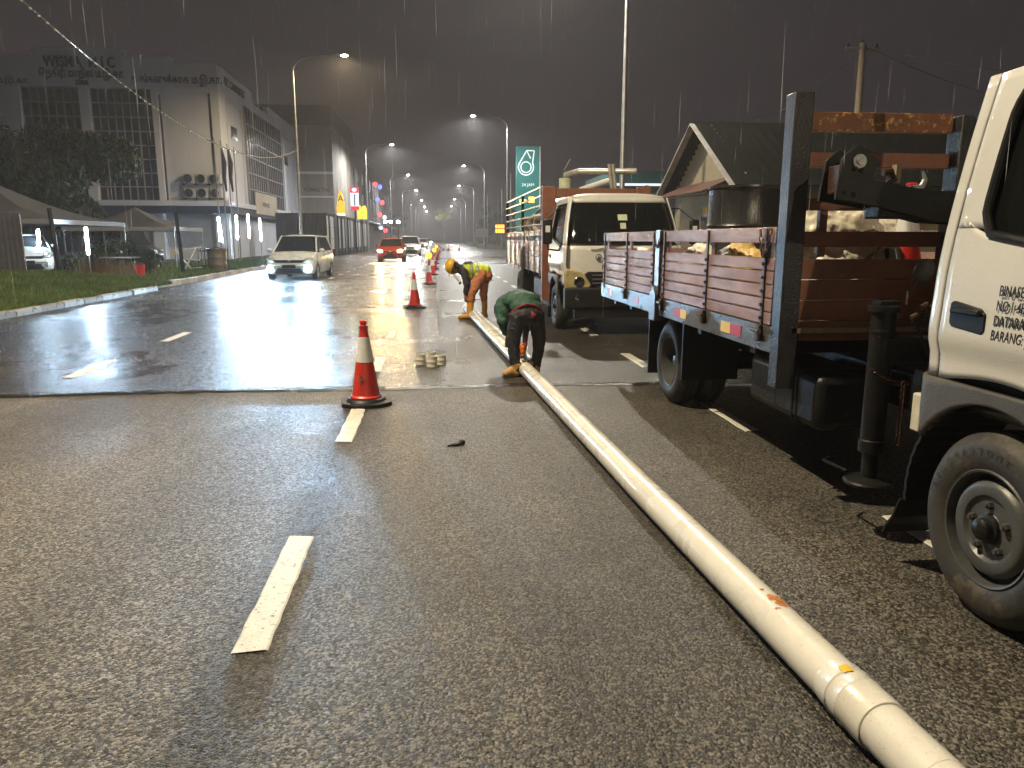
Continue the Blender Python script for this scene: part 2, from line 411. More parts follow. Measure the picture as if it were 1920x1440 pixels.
# uneven longitudinal joint between the two overlays
mb = MB(); pts = []; w = 0.07
rnd = random.Random(11)
for i in range(60):
    w += rnd.uniform(-0.012, 0.012); w += (0.07 - w) * 0.2; pts.append((w, 7.55 + i * 0.5, 0.011))
mb.grid([[(x - 0.028 - rnd.uniform(0, 0.02), y, z) for x, y, z in pts], [(x + 0.03 + rnd.uniform(0, 0.03), y, z) for x, y, z in pts]])
struct(mb.build('road_joint', pm('bitumen_joint', (0.012, 0.012, 0.012), 0.3, 0, 0.3, 8, 0.4, 50)))

# ragged bitumen seam where the new surface was laid against the old one
mb = MB(); rnd = random.Random(12); a_, b_ = [], []
for i in range(120):
    x = -8.14 + 14.2 * i / 119; a_.append((x, 7.49 + rnd.uniform(-.035, .02) + .03 * math.sin(x * 1.7), .0035)); b_.append((x, 7.60 + rnd.uniform(-.02, .06) + .03 * math.sin(x * 1.7 + .4), .0115))
mb.grid([a_, [((p[0] + q[0]) / 2, (p[1] + q[1]) / 2, .0135) for p, q in zip(a_, b_)], b_])
struct(mb.build('road_seam', pm('cracked_bitumen_seam', (0.014, 0.0135, 0.013), 0.24, 0, 0.4, 5, 0.6, 60), smooth=True))
def dash(x, y0, y1, z, w=0.13, seed=0):
    rnd = random.Random(seed); m = MB(); n = 14
    Lr, Rr = [], []
    for i in range(n + 1):
        y = y0 + (y1 - y0) * i / n
        e = 0.004
        Lr.append((x - w/2 + rnd.uniform(-e, e), y)); Rr.append((x + w/2 + rnd.uniform(-e, e), y))
    rows = []
    for (a, y), (c, _) in zip(Lr, Rr):
        j0, j1 = rnd.uniform(-0.03, 0.03), rnd.uniform(-0.03, 0.03)
        if y not in (Lr[0][1], Lr[-1][1]): j0 = j1 = 0
        rows.append([(a, y + j0, z), (a + 0.008, y + j0, z + 0.005), (c - 0.008, y + j1, z + 0.005), (c, y + j1, z)])
    m.grid(rows)
    return m.build('lane_marking', M['marking'], road)
k = 0
for x, z0 in ((-0.71, 0.0), (-4.02, 0.0), (2.48, 0.0)):
    for i in range(-2, 26):
        y0 = 2.58 + 2.95 * i
        if y0 > 75 or (x > 2 and 7.3 < y0 < 7.5): continue
        z = (0.0095 if x < 0 else 0.0075) if y0 > 7.4 else 0.002
        k += 1; dash(x, y0, y0 + 1.1, z, seed=k)
# solid edge line along the left kerb is worn off; a pale line remains on the right beyond the trucks
dash(5.75, 22, 40, 0.0075, 0.12, seed=99)

# verge, kerbs, pavement
vy = [-10, 0, 8, 12, 16, 20, 23, 24.2, 25.4, 30, 36, 44, 60, 80, 110]
vx = [-8.3, -8.3, -8.3, -8.3, -8.3, -8.3, -8.3, -8.7, -8.9, -8.9, -8.95, -9, -8.9, -8.6, -8.2]
def vz(x, y):
    d = min(1.0, max(0, -x - 8.6) / 3.0)
    return 0.10 + 0.38 * d * d * (3 - 2 * d) * (1 if y < 24 else max(0.15, 1 - (y - 24) / 3.0))
rows = []
for i in range(len(vy) - 1):
    for s in range(3):
        f = s / 3; y = vy[i] * (1 - f) + vy[i+1] * f; x0 = vx[i] * (1 - f) + vx[i+1] * f
        rows.append([(x0 - d, y, vz(x0 - d, y)) for d in (0, 0.4, 0.8, 1.2, 1.7, 2.3, 3.0, 4.0, 6.0, 9.0, 20)])
mb = MB(); mb.grid(rows); verge = struct(mb.build('verge', M['turf'], smooth=True))
rows = [[(6.25, y, 0.02), (6.6, y, 0.06), (9, y, 0.05), (40, y, 0.05)] for y in (-30, 0, 20, 44)]
mb = MB(); mb.grid(rows); struct(mb.build('roadside', M['dirt']))
mb = MB(); mb.grid([[(x0, y, 0.06), (x0 + 1.5, y, 0.16), (70, y, 0.2)] for y, x0 in ((98, 13.2), (104, 10.4), (112, 8.3), (130, 7.4), (180, 8.0), (300, 9.3))])
struct(mb.build('roadside_turf', M['turf']))
kerb = bpy.data.objects.new('kerb', None); COL.objects.link(kerb); struct(kerb)
M['kerb_w'] = pm('worn_white_kerb', (0.36, 0.36, 0.34), 0.55, 0, 0.2, 5, 0.3, 30, rust=((0.09, 0.085, 0.07), 0.42, 7))
M['kerb_b'] = pm('worn_dark_kerb', (0.26, 0.25, 0.23), 0.6, 0, 0.3, 5, 0.3, 30, rust=((0.09, 0.08, 0.07), 0.4, 6))
prof = [(-0.16, -0.1), (0.0, -0.1), (-0.012, 0.10), (-0.05, 0.135), (-0.16, 0.135)]
mb = MB(); mb.prism(prof, 'Y', -0.46, 0.46); km = mb.mesh('kerb_stone')
rnd = random.Random(4)
def kerb_run(pts):
    for i in range(len(pts) - 1):
        a, c = Vector(pts[i]), Vector(pts[i+1])
        n = max(1, round((c - a).length / 0.95))
        for j in range(n):
            p = a.lerp(c, (j + 0.5) / n)
            me = km.copy(); me.materials.append(M['kerb_w'] if (i * 7 + j) % 2 else M['kerb_b'])
            ang = math.atan2(-(c - a).x, (c - a).y)
            o = obj_from('kerb_stone', me, kerb, (p.x + rnd.uniform(-0.015, 0.015), p.y, rnd.uniform(-0.012, 0.012)), (rnd.uniform(-0.01, 0.01), 0, ang + rnd.uniform(-0.02, 0.02)))
            if not o.material_slots: pass
kerb_run([(-8.15, 3), (-8.15, 23.2)])
kerb_run([(-8.95, 24.6), (-8.78, 26.2), (-8.75, 60)])

def blades(name, area, count, hmin, hmax, mat, zf, seed, wid=0.012):
    rnd = random.Random(seed); m = MB()
    for i in range(count):
        x, y = area(rnd); z = zf(x, y) - 0.01
        h = rnd.uniform(hmin, hmax); a = rnd.uniform(0, 6.28); w = wid * rnd.uniform(0.6, 1.4)
        dx, dy = math.cos(a) * w, math.sin(a) * w; lx_, ly_ = rnd.uniform(-0.5, 0.5) * h, rnd.uniform(-0.5, 0.5) * h
        n = len(m.v)
        m.v += [(x - dx, y - dy, z), (x + dx, y + dy, z), (x + lx_ * 0.45 + dx * 0.6, y + ly_ * 0.45 + dy * 0.6, z + h * 0.65), (x + lx_, y + ly_, z + h)]
        m.f += [(n, n+1, n+2), (n, n+2, n+3)]
    me = bpy.data.meshes.new(name); me.from_pydata(m.v, [], m.f); me.materials.append(mat)
    o = bpy.data.objects.new(name, me); COL.objects.link(o)
    return o
def a1(r):
    y = r.uniform(11, 25.0); x = -8.34 - abs(r.gauss(0, 1)) * 2.6 if r.random() < 0.7 else -8.34 - r.uniform(0, 7)
    return x, y
def a2(r):
    return -9.0 - r.uniform(0, 1) ** 1.5 * 6, r.uniform(25.0, 48)
g1 = blades('grass', a1, 60000, 0.05, 0.17, M['grass'], vz, 1, 0.010); struct(g1, 'stuff', 'wet green grass on the verge behind the kerb')
g2 = blades('grass', a2, 26000, 0.06, 0.22, M['grass'], vz, 2, 0.016); struct(g2, 'stuff', 'grass beside the bin and the driveway')

# ================================================================== street lamps
M['lens_s'] = em('sodium_lamp_lens', (1.0, 0.76, 0.36), 160)
M['lens_w'] = em('led_lamp_lens', (1.0, 0.98, 0.88), 220)
def street_lamp(side, hx, y, colr, power, label):
    px = hx + side * 3.0
    t = thing('street_lamp', label, 'street lamp', (px, y, 0), 0, 'street lamps along the road')
    m = MB(); H = LAMP_Z - 0.9
    m.lathe([(0.19, 0), (0.19, 0.03), (0.115, 0.05), (0.115, 0.9), (0.10, 0.95), (0.055, H)], seg=14)
    m.build('pole', M['galv'], t, smooth=True)
    m = MB(); pts = []
    for i in range(12):
        a = i / 11 * math.pi / 2
        pts.append((-side * (1 - math.cos(a)) * 1.5, 0, H + math.sin(a) * 0.95))
    pts.append((-side * 2.6, 0, H + 1.02))
    m.tube(pts, 0.036, 8); m.build('arm', M['galv'], t, smooth=True)
    m = MB()
    m.tube([(-side * 2.5, 0, H + 1.02), (-side * 2.62, 0, H + 1.02), (-side * 2.95, 0, H + 1.03), (-side * 3.2, 0, H + 1.02), (-side * 3.28, 0, H + 1.01)],
           [(0.04, 0.05), (0.07, 0.11), (0.075, 0.16), (0.06, 0.13), (0.02, 0.05)], 12)
    h = m.build('lamp_head', M['galv'], t, smooth=True)
    m = MB(); m.ell((-side * 2.98, 0, H + 0.965), (0.2, 0.14, 0.07), seg=12, rings=6)
    m.build('lens', M['lens_s'] if colr in (SODIUM, AMBER) else M['lens_w'], h, smooth=True)
    ld = bpy.data.lights.new('lamp_light', 'SPOT'); ld.energy = power; ld.color = colr
    ld.spot_size = R(176); ld.spot_blend = 0.4; ld.shadow_soft_size = 0.12
    lo = bpy.data.objects.new('lamp_light', ld); COL.objects.link(lo); lo.parent = t
    lo.location = (-side * 2.98, 0, H + 0.88)
    return t
names = {(-1, 6.0): 'grey street lamp on the left kerb closest to the camera', (-1, 48.0): 'tall grey street lamp with a glowing amber light behind the white car',
         (1, -18.0): 'grey street lamp behind the parked crane truck', (1, 25.0): 'tall grey pole lamp rising behind the second truck cab'}
cl = cr_ = 0
ORD = ['nearest', 'second', 'third', 'fourth', 'fifth', 'sixth', 'seventh']
for (sd, hx, y, c, p) in LAMPS:
    if (sd, y) in names: lab = names[(sd, y)]
    elif sd < 0: lab = ORD[cl] + ' of the small white street lights receding on the left'; cl += 1
    else: lab = ORD[cr_] + ' of the small white street lights receding on the right'; cr_ += 1
    street_lamp(sd, hx, y, c, p, lab)
# ordinary poles beyond on the right, unlit
for i, (x, y, h) in enumerate([(8.4, 84, 8.5), (10.6, 120, 9), (9.2, 132, 9), (12.5, 150, 9), (10.8, 170, 9)]):
    m = MB(); m.lathe([(0.09, 0), (0.09, 0.6), (0.05, h), (0, h)], seg=10)
    o = m.build('roadside_pole', M['galv'], smooth=True, loc=(x, y, 0))
    tag(o, ORD[i] + ' thin unlit grey pole on the right verge far down the road', 'pole', 'thin poles on the right verge')

# ================================================================== left side: buildings
M['wall_white'] = pm('rain_streaked_white_render', (0.70, 0.71, 0.80), 0.62, 0, 0.12, 0.35, 0.1, 8, rust=((0.45, 0.45, 0.48), 0.16, 0.5), stretch=(1, 1, 0.25))
M['wall_low'] = pm('bluish_white_render', (0.62, 0.64, 0.72), 0.6, 0, 0.14, 0.4, 0.1, 8)
M['wall_dark'] = pm('dark_blue_band', (0.06, 0.07, 0.11), 0.5, 0, 0.3, 0.6)
M['wall_grey'] = pm('stained_grey_render', (0.30, 0.28, 0.26), 0.7, 0, 0.25, 0.3, 0.1, 6, rust=((0.10, 0.095, 0.09), 0.34, 0.35), stretch=(1.4, 1.4, 0.35))
M['mullion'] = pm('pale_window_mullion', (0.36, 0.36, 0.40), 0.45, 0.2, 0.15, 3)
M['pane'] = pm('dark_curtain_wall_pane', (0.030, 0.032, 0.044), 0.14, 0, 0.4, 0.7, spec=0.6)
M['sign_dark'] = pm('dark_sign_letter', (0.03, 0.025, 0.05), 0.5, 0, 0.3, 3)
M['sign_blue'] = pm('violet_blue_letter', (0.06, 0.05, 0.22), 0.5, 0, 0.3, 3)

WX, WY = -13.6, 52.0
wisma = thing('office_building', 'white four storey office building with tall glazed bays and letters on its parapet', 'building', (WX, WY, 0))
m = MB()
m.bx(-34, 0, 0.45, 27, 3.95, 11.6); m.build('wall', M['wall_white'], wisma)
m = MB(); m.bx(-34, -0.4, 1.2, 26, 0, 3.96); m.build('ground_floor_wall', M['wall_low'], wisma)
m = MB(); m.bx(-34.02, 0.25, 0.05, 26.8, 3.15, 3.62); m.build('canopy_band', M['wall_dark'], wisma)
m = MB(); m.bx(-34.04, 0.35, -0.35, 26.9, 3.622, 3.94); m.build('ledge', M['wall_white'], wisma)
for (a, c, z) in ((-34, -11.0, 12.6), (-11.0, -5.6, 13.02), (-5.6, -2.7, 12.66), (-2.7, 0.02, 12.27)):
    m = MB(); m.bx(a + 0.002, c, 0.0, 0.44, 10.86, z); m.bx(a, c, -0.06, 0.5, z, z + 0.10); m.build('parapet', M['wall_white'], wisma)
for (y0, y1, z) in ((0.455, 9.4, 12.25), (9.4, 14.5, 11.2), (14.5, 27, 12.1)):
    m = MB(); m.bx(-0.3, 0.03, y0, y1, 11.02, z); m.bx(-0.36, 0.08, y0, y1, z, z + 0.1); m.build('parapet', M['wall_white'], wisma)
# piers between the bays
for (a, c) in ((-34, -12.02), (-8.5, -7.9), (-4.13, -3.75), (-0.5, 0.015)):
    m = MB(); m.bx(a, c, 0.005, 0.449, 3.95, 10.858); m.build('pier', M['wall_white'], wisma)
m = MB(); m.bx(-3.6, -0.66, 0.12, 0.449, 3.95, 10.6); m.bx(-3.749, -0.502, 0.04, 0.449, 10.602, 10.857); m.build('wall_panel', M['wall_white'], wisma)
for (a, c) in ((-34, -5.75), (-4.9, -4.2), (-0.9, 0.0)):
    m = MB(); m.bx(a, c, 0.5, 1.19, 0, 3.149); m.build('column', M['wall_low'] if a > -30 else M['wall_dark'], wisma)
def bay(parent, u0, u1, z0, z1, nc, nr, axis, off):
    """glazed bay of separate panes with a mullion frame; axis X = front wall, Y = street wall"""
    fr = MB(); du = (u1 - u0) / nc; dz = (z1 - z0) / nr; w = 0.07
    def B(a, c, d0, d1, e, f):
        if axis == 'X': fr.bx(a, c, d0, d1, e, f)
        else: fr.bx(-d1, -d0, a, c, e, f)
    for i in range(nc + 1): B(u0 + i*du - w/2, u0 + i*du + w/2, off - 0.07, off + 0.05, z0, z1)
    for j in range(nr + 1): B(u0, u1, off - 0.062, off + 0.045, z0 + j*dz - w/2, z0 + j*dz + w/2)
    f = fr.build('window_frame', M['mullion'], parent)
    pmh = MB(); pmh.bx(-du/2 + 0.03, du/2 - 0.03, -0.012, 0.012, -dz/2 + 0.03, dz/2 - 0.03)
    pme = pmh.mesh('pane'); pme.materials.append(M['pane'])
    for i in range(nc):
        for j in range(nr):
            loc = (u0 + (i+.5)*du, off, z0 + (j+.5)*dz) if axis == 'X' else (-off, u0 + (i+.5)*du, z0 + (j+.5)*dz)
            obj_from('pane', pme, f, loc, (random.uniform(-.006, .006), 0, (R(90) if axis == 'Y' else 0) + random.uniform(-.006, .006)))
bay(wisma, -12.0, -8.52, 3.96, 10.84, 7, 8, 'X', 0.30)
bay(wisma, -7.88, -4.15, 3.96, 10.84, 8, 8, 'X', 0.30)
bay(wisma, 6.4, 12.5, 3.97, 10.9, 8, 6, 'Y', -0.08)
bay(wisma, 13.1, 19.0, 3.97, 10.9, 8, 6, 'Y', -0.08)
for (y0, y1) in ((1.6, 5.6), (20.0, 25.4)):
    m = MB(); m.bx(0.001, 0.10, y0, y0 + 0.16, 3.97, 10.7); m.bx(0.001, 0.10, y1 - 0.16, y1, 3.97, 10.7); m.bx(0.001, 0.10, y0 + 0.16, y1 - 0.16, 10.5, 10.7); m.build('panel_frame', M['wall_white'], wisma)
    wmesh = MB(); wmesh.bx(0.003, 0.05, y0 + 1.0, y0 + 2.4, 8.2, 9.0); ww = wmesh.build('window', M['pane'], wisma)
    wmesh = MB(); wmesh.bx(0.002, 0.09, y0 + 0.9, y0 + 2.5, 9.001, 9.08); wmesh.build('sill', M['wall_white'], ww)
FR = (R(90), 0, 0)
text_mesh('sign_letters', 'WISMA  M I C', 0.86, M['sign_dark'], wisma, (-10.35, -0.03, 12.05), FR, 0.06, bold=0.03, sx=0.82)
text_mesh('sign_letters', '\u0ba4\u0bc6\u0b95\u0bbf\u0bb0\u0bbf \u0bae\u0bbe\u0ba8\u0bbf\u0bb2 \u0bae.\u0b87.\u0b95\u0bbe.'.replace('\u0ba4\u0bc6', '\u0bc6\u0ba4'), 0.62, M['sign_dark'], wisma, (-10.7, -0.03, 11.45), FR, 0.05, bold=0.012, sx=.69)
text_mesh('sign_letters', '2006', 0.40, M['sign_dark'], wisma, (-8.6, -0.03, 10.98), FR, 0.04, bold=0.01)
text_mesh('sign_letters', '\u0b89\u0b99\u0bcd\u0b95\u0bb3\u0bc1\u0b95\u0bcd\u0b95\u0bbe\u0b95 \u0bae.\u0b87.\u0b95\u0bbe.', 0.62, M['sign_blue'], wisma, (-5.2, -0.03, 11.2), FR, 0.05, bold=0.012, sx=.74)
text_mesh('sign_letters', '\u0bae.\u0b87.\u0b95\u0bbe.', 0.5, M['sign_blue'], wisma, (-13.3, -0.03, 11.0), FR, 0.04)
text_mesh('sign_letters', 'MIC CAWANGAN', 0.75, M['sign_dark'], wisma, (0.05, 1.6, 11.45), (R(90), 0, R(90)), 0.05, bold=0.014, sx=0.85)
M['banner'] = pm('cream_banner', (0.55, 0.47, 0.36), 0.5, 0, 0.15, 0.6)
bn = MB(); bn.bx(0.3, 0.36, 7.0, 14.6, 3.35, 4.95)
bn = bn.build('banner_sign', M['banner']); bn.location = (WX, WY, 0); tag(bn, 'cream rectangular signboard low on the office building side wall', 'signboard')
text_mesh('banner_text', 'WISMA MIC', 0.5, M['sign_dark'], bn, (0.362, 9.2, 3.95), (R(90), 0, R(90)), 0.01)
# air-conditioner units
M['ac'] = pm('off_white_metal_case', (0.5, 0.5, 0.52), 0.5, 0, 0.12, 4)
ac = thing('air_conditioner', 'x', 'air conditioner', (0, 0, 0), 0, 'condenser units on the office wall')
m = MB(); m.bx(-.36, .36, -.3, 0, 0, .6); m.build('casing', M['ac'], ac, bevel=.02)
m = MB(); m.lathe([(0.24, -.305), (0.26, -.33), (0.28, -.305)], (-.06, 0, .3), 'Y', 20); g_ = m.build('fan_ring', M['black_plastic'], ac)
m = MB(); m.lathe([(0, -.302), (0.24, -.303)], (-.06, 0, .3), 'Y', 20); m.build('fan_opening', M['black_plastic'], g_)
m = MB(); m.bx(-.4, -.34, -.34, .08, -.08, -.01); m.build('bracket', M['black_metal'], ac); m = MB(); m.bx(.34, .4, -.34, .08, -.08, -.01); m.build('bracket', M['black_metal'], ac)
q = 0
for r_, rn in ((5.02, 'upper'), (4.12, 'lower')):
    for c_, cn in ((-15.75, 'left'), (-14.95, 'middle'), (-14.12, 'right')):
        o = ac if q == 0 else copy_tree(ac)
        o.location = (c_, 52.03, r_); o['label'] = f'boxy condenser unit on the white office wall, {rn} row, {cn} one'; q += 1
# flag poles in front of the corner
M['flag'] = pm('furled_dark_flag', (0.05, 0.04, 0.06), 0.8, 0, 0.4, 5)
for i in range(4):
    t = thing('flagpole', f'thin steel flagpole by the office corner, {ORD[i]} from the left'.replace('nearest', 'first'), 'flagpole', (-12.45 + 0.32 * i, 46.0 + 0.15 * i, 0), 0, 'flagpoles by the office')
    m = MB(); m.lathe([(0.045, 0), (0.03, 7.1 - .15*i), (0.05, 7.12 - .15*i), (0, 7.2 - .15*i)], seg=8); m.build('pole', M['galv'], t, smooth=True)
    if i in (1, 2):
        m = MB(); m.tube([(0.05, 0, 6.6), (0.14, 0.03, 5.8), (0.10, -.03, 5.0), (0.16, 0, 4.2)], [.03, .13, .10, .05], 8); m.build('flag', M['flag'], t, smooth=True)

# grey building behind and shop row with fins
b2 = thing('grey_building', 'tall rain stained grey building with blank end wall past the office', 'building', (-10.1, 79.5, 0))
m = MB(); m.bx(-12, 0, 0, 20, 4.0, 12.6); m.build('wall', M['wall_grey'], b2)
m = MB(); m.bx(-12.1, 0.1, -0.1, 20.1, 12.601, 14.5); m.build('roof_band', M['wall_dark'], b2)
m = MB(); m.bx(-12, -0.2, 0.3, 19.8, 0, 3.999); m.build('ground_floor_wall', M['wall_dark'], b2)
m = MB(); m.bx(-4, 0.02, -0.12, -0.001, 7.9, 8.15); m.bx(-4, 0.02, -0.12, -0.001, 5.6, 5.75); m.build('ledge', M['wall_white'], b2)
text_mesh('wall_letters', 'YONG TAI', 0.55, M['sign_dark'], b2, (-3.0, -0.02, 6.2), FR, 0.03)
row = thing('shop_row', 'dark terraced shop row with tall slanted roof fins along the left', 'building', (-10.0, 99.6, 0))
m = MB(); m.bx(-12, 0, 0, 74, 0, 10.4); m.build('wall', M['wall_dark'], row)
finm = MB(); finm.prism([(0, 4), (1.3, 4), (1.15, 10.5), (0.2, 13.8)], 'Y', 0, 0.3); fm = finm.mesh('fin'); fm.materials.append(M['wall_grey'])
for i in range(12): obj_from('fin', fm, row, (-0.9, 0.4 + i * 6.1, 0))
wm_ = MB(); wm_.bx(0.0, 0.05, 0, 1.6, 0, 1.3); wme = wm_.mesh('window'); wme.materials.append(M['pane'])
for i in range(12):
    for z in (5.0, 7.6): 
        for d in (1.2, 3.6): obj_from('window', wme, row, (0.001, 0.4 + i * 6.1 + d, z))
fl = MB(); fl.bx(0.001, 1.6, 0.3, 74, 3.6, 3.85); fl.build('awning', M['wall_dark'], row)

# hoarding and pale panels along the pavement
M['hoard'] = pm('dark_blue_corrugated_sheet', (0.045, 0.05, 0.075), 0.45, 0.2, 0.3, 2)
def corrugated(w, h, pitch=0.16, depth=0.03):
    m = MB(); n = int(w / pitch * 4); top = []
    r1 = [(i * w / n, depth * (1 if (i // 2) % 2 else -1), 0) for i in range(n + 1)]
    m.grid([r1, [(x, y, h) for x, y, z in r1]]); return m
hd = thing('hoarding', 'dark corrugated metal hoarding beside the lamp pole', 'hoarding', (-12.4, 61.5, 0.0))
corrugated(3.9, 3.5).build('sheet', M['hoard'], hd, solid=0.01)
for i in range(4):
    m = MB(); m.bx(0.1 + 1.2*i, 0.18 + 1.2*i, 0.06, 0.14, 0, 3.6); m.build('post', M['galv'], hd)
M['panel'] = pm('pale_fabric_panel', (0.42, 0.40, 0.38), 0.6, 0, 0.12, 1.2)
for i in range(5):
    y = 63.0 + i * 7.6
    t = thing('display_panel', f'tall pale panel on a dark frame along the left pavement, {ORD[i]} in the row', 'panel', (-8.75 + 0.03*i, y, 0), 0, 'pale panels along the pavement')
    for j in range(2):
        for kx in range(3):
            m = MB(); m.bx(-.03, .03, j * 2.3 + (.1 if j == 0 else 0.25), j * 2.3 + (1.3 if j == 0 else 2.3), 0.62 + kx*.92, 1.52 + kx*.92); m.build('panel_sheet', M['panel'], t)
    m = MB(); m.bx(-.06, .06, -.02, .05, 0, 3.6); m.bx(-.06, .06, 1.45, 1.53, 0, 3.6); m.bx(-.06, .06, 4.75, 4.82, 0, 3.6); m.bx(-.05, .05, .051, 4.749, 3.45, 3.58); m.build('frame', M['black_metal'], t)

# lit signs
M['em_yellow'] = em('yellow_lightbox', (1.0, 0.62, 0.05), .6)
M['em_white'] = em('white_lightbox', (0.80, 0.88, 1.0), .9)
M['em_red'] = em('red_lightbox', (0.9, 0.06, 0.08), .6)
M['em_red2'] = em('red_led', (1.0, 0.10, 0.12), 2)
M['em_blue'] = em('blue_led', (0.12, 0.16, 1.0), 2.5)
M['em_orange'] = em('orange_led_board', (1.0, 0.45, 0.06), 2.4)
M['em_flood'] = em('cold_floodlight', (0.85, 0.97, 1.0), 60)
M['em_tube'] = em('fluorescent_tube', (0.56, 0.78, 1.0), 400)
t = thing('yellow_sign', 'glowing yellow tapered shop sign on a post', 'sign', (-8.6, 72.4, 0))
m = MB(); m.prism([(-.36, 4.6), (.36, 4.6), (.2, 5.5), (0, 5.95), (-.2, 5.5)], 'Y', -.1, .1); m.build('upper_lightbox', M['em_yellow'], t, bevel=.02)
m = MB(); m.bx(-.4, .36, -.1, .1, 3.85, 4.54); m.build('lower_lightbox', M['em_yellow'], t, bevel=.02)
m = MB(); m.bx(-.4, .36, -.1, .1, 3.62, 3.82); m.build('base_strip', M['em_white'], t)
m = MB(); m.lathe([(.06, 0), (.06, 3.5)], seg=8); m.build('post', M['black_metal'], t)
text_mesh('sign_letter', 'A', 0.8, M['sign_dark'], t, (0, -.104, 4.9), FR, .006, 'CENTER')
t = thing('tall_lightbox_sign', 'tall white lit shop sign with red head and red foot', 'sign', (-8.5, 84.0, 0))
m = MB(); m.bx(-.43, .43, -.12, .12, 4.95, 6.35); m.build('white_panel', M['em_white'], t)
m = MB(); m.bx(-.45, .45, -.14, .14, 6.352, 6.95); hdm = m.build('red_head', M['em_red'], t)
m = MB(); m.bx(-.45, .45, -.14, .14, 4.55, 4.948); m.build('red_foot', M['em_red'], t)
m = MB()
for i in range(4): m.bx(-.40, .40, -.135, -.121, 5.15 + i*.3, 5.19 + i*.3)
m.bx(-.05, .06, -.14, -.122, 5.0, 6.2); m.build('lettering', M['sign_blue'], t)
m = MB(); m.ell((0, -.15, 6.66), (.26, .03, .2)); m.build('emblem', M['em_white'], hdm)
m = MB(); m.lathe([(.07, 0), (.07, 4.4)], seg=8); m.build('post', M['black_metal'], t)
for i, (x, z) in enumerate(((-8.9, 3.8), (-8.4, 3.8))):
    m = MB(); m.prism([(-.25, 0), (.25, 0), (.32, 1.0), (.1, 1.6), (-.3, 1.5)], 'Y', -.06, .06)
    o = m.build('yellow_banner', M['em_yellow'], loc=(x + .1, 92 + i, z)); tag(o, 'small lit yellow banner past the tall lightbox sign, ' + ('left' if i == 0 else 'right') + ' one', 'banner', 'small yellow banners')
neon = [((-9.2, 128, 10.1), 'em_red2', 'em_blue'), ((-8.9, 128, 7.6), 'em_blue', 'em_red2'), ((-8.6, 128, 5.2), 'em_red2', 'em_white'), ((-8.5, 128, 3.1), 'em_white', 'em_red2')]
for i, (p, a, c) in enumerate(neon):
    t = thing('neon_sign', f'small red blue and white neon shop light, {["top", "second", "third", "lowest"][i]} of the stack', 'neon sign', p, 0, 'stacked neon shop lights')
    m = MB(); m.ell((-.35, 0, .2), (.4, .1, .35), seg=8, rings=5); m.build('left_lamp', M[a], t)
    m = MB(); m.ell((.4, 0, -.25), (.35, .1, .4), seg=8, rings=5); m.build('right_lamp', M[c], t)
    m = MB(); m.bx(-2, .5, .12, .2, -.05, .05); m.build('bracket', M['black_metal'], t)
for i, x in enumerate((-7.7, -6.9, -5.7)):
    t = thing('floodlight', f'bright cold floodlight on a gantry over the far left pavement, {ORD[i]} from the left'.replace('nearest', 'first'), 'floodlight', (x, 122, 0), 0, 'floodlights on the far left')
    m = MB(); m.lathe([(.05, 0), (.05, 3.9)], seg=6); m.build('post', M['black_metal'], t)
    m = MB(); m.bx(-.3, .3, -.08, .1, 3.9, 4.4); m.build('housing', M['black_metal'], t)
    m = MB(); m.bx(-.22, .22, -.1, -.081, 3.97, 4.32); m.build('lens', M['em_flood'], t)

# ================================================================== left side: stalls and yard
M['tent'] = pm('grey_tent_canvas', (0.10, 0.095, 0.095), 0.75, 0, 0.2, 0.8, 0.2, 10)
M['tent_w'] = pm('white_tent_valance', (0.26, 0.26, 0.27), 0.7, 0, 0.1, 2)
def tent(label, cx, cy, w, d, eave, peak):
    t = thing('market_tent', label, 'tent', (cx, cy, 0), 0, 'market tents')
    m = MB(); N = 8; rows = []
    for j in range(N + 1):
        f = j / N; s = (1 - f); z = eave + (peak - eave) * f ** 1.6; rw = []
        for k_ in range(17):
            a = k_ / 16 * 4; e = int(a) % 4; u = a - int(a)
            c = [(-1, -1), (1, -1), (1, 1), (-1, 1)]
            p, q2 = c[e], c[(e + 1) % 4]
            sag = -0.10 * math.sin(math.pi * u) * (s if s < 1 else 0)
            rw.append(((p[0]*(1-u)+q2[0]*u) * w/2 * s, (p[1]*(1-u)+q2[1]*u) * d/2 * s, z + sag))
        rows.append(rw)
    m.grid(rows); m.build('canopy', M['tent'], t, smooth=True, solid=.01)
    m = MB(); m.grid([[(x, y, eave - .16) for x, y in ((-w/2, -d/2), (w/2, -d/2), (w/2, d/2), (-w/2, d/2), (-w/2, -d/2))], [(x, y, eave) for x, y in ((-w/2, -d/2), (w/2, -d/2), (w/2, d/2), (-w/2, d/2), (-w/2, -d/2))]])
    m.build('valance', M['tent_w'], t, solid=.008)
    for sx_ in (-1, 1):
        for sy_ in (-1, 1):
            m = MB(); m.lathe([(.035, 0), (.035, eave)], (sx_*(w/2-.05), sy_*(d/2-.05), 0), seg=8); m.build('leg', M['galv'], t)
    return t
tent('large grey peaked canvas tent at the left edge of the yard', -16.4, 30.0, 7.4, 6.0, 2.15, 3.7)
tent('low grey tent with white edge behind the bush', -13.4, 36.0, 4.6, 4.0, 2.0, 2.9)
cs = thing('corrugated_fence', 'ribbed grey metal fence panel at the left edge of the picture', 'fence', (-16.1, 24.6, 0.35))
corrugated(3.6, 1.95, 0.15, 0.035).build('sheet', pm('weathered_zinc_sheet', (0.22, 0.22, 0.27), 0.4, 0.5, 0.2, 3), cs, solid=.008)
for i in (0.1, 1.8, 3.5):
    m = MB(); m.bx(i-.04, i+.04, .05, .13, -.3, 1.9); m.build('post', M['wood'], cs)
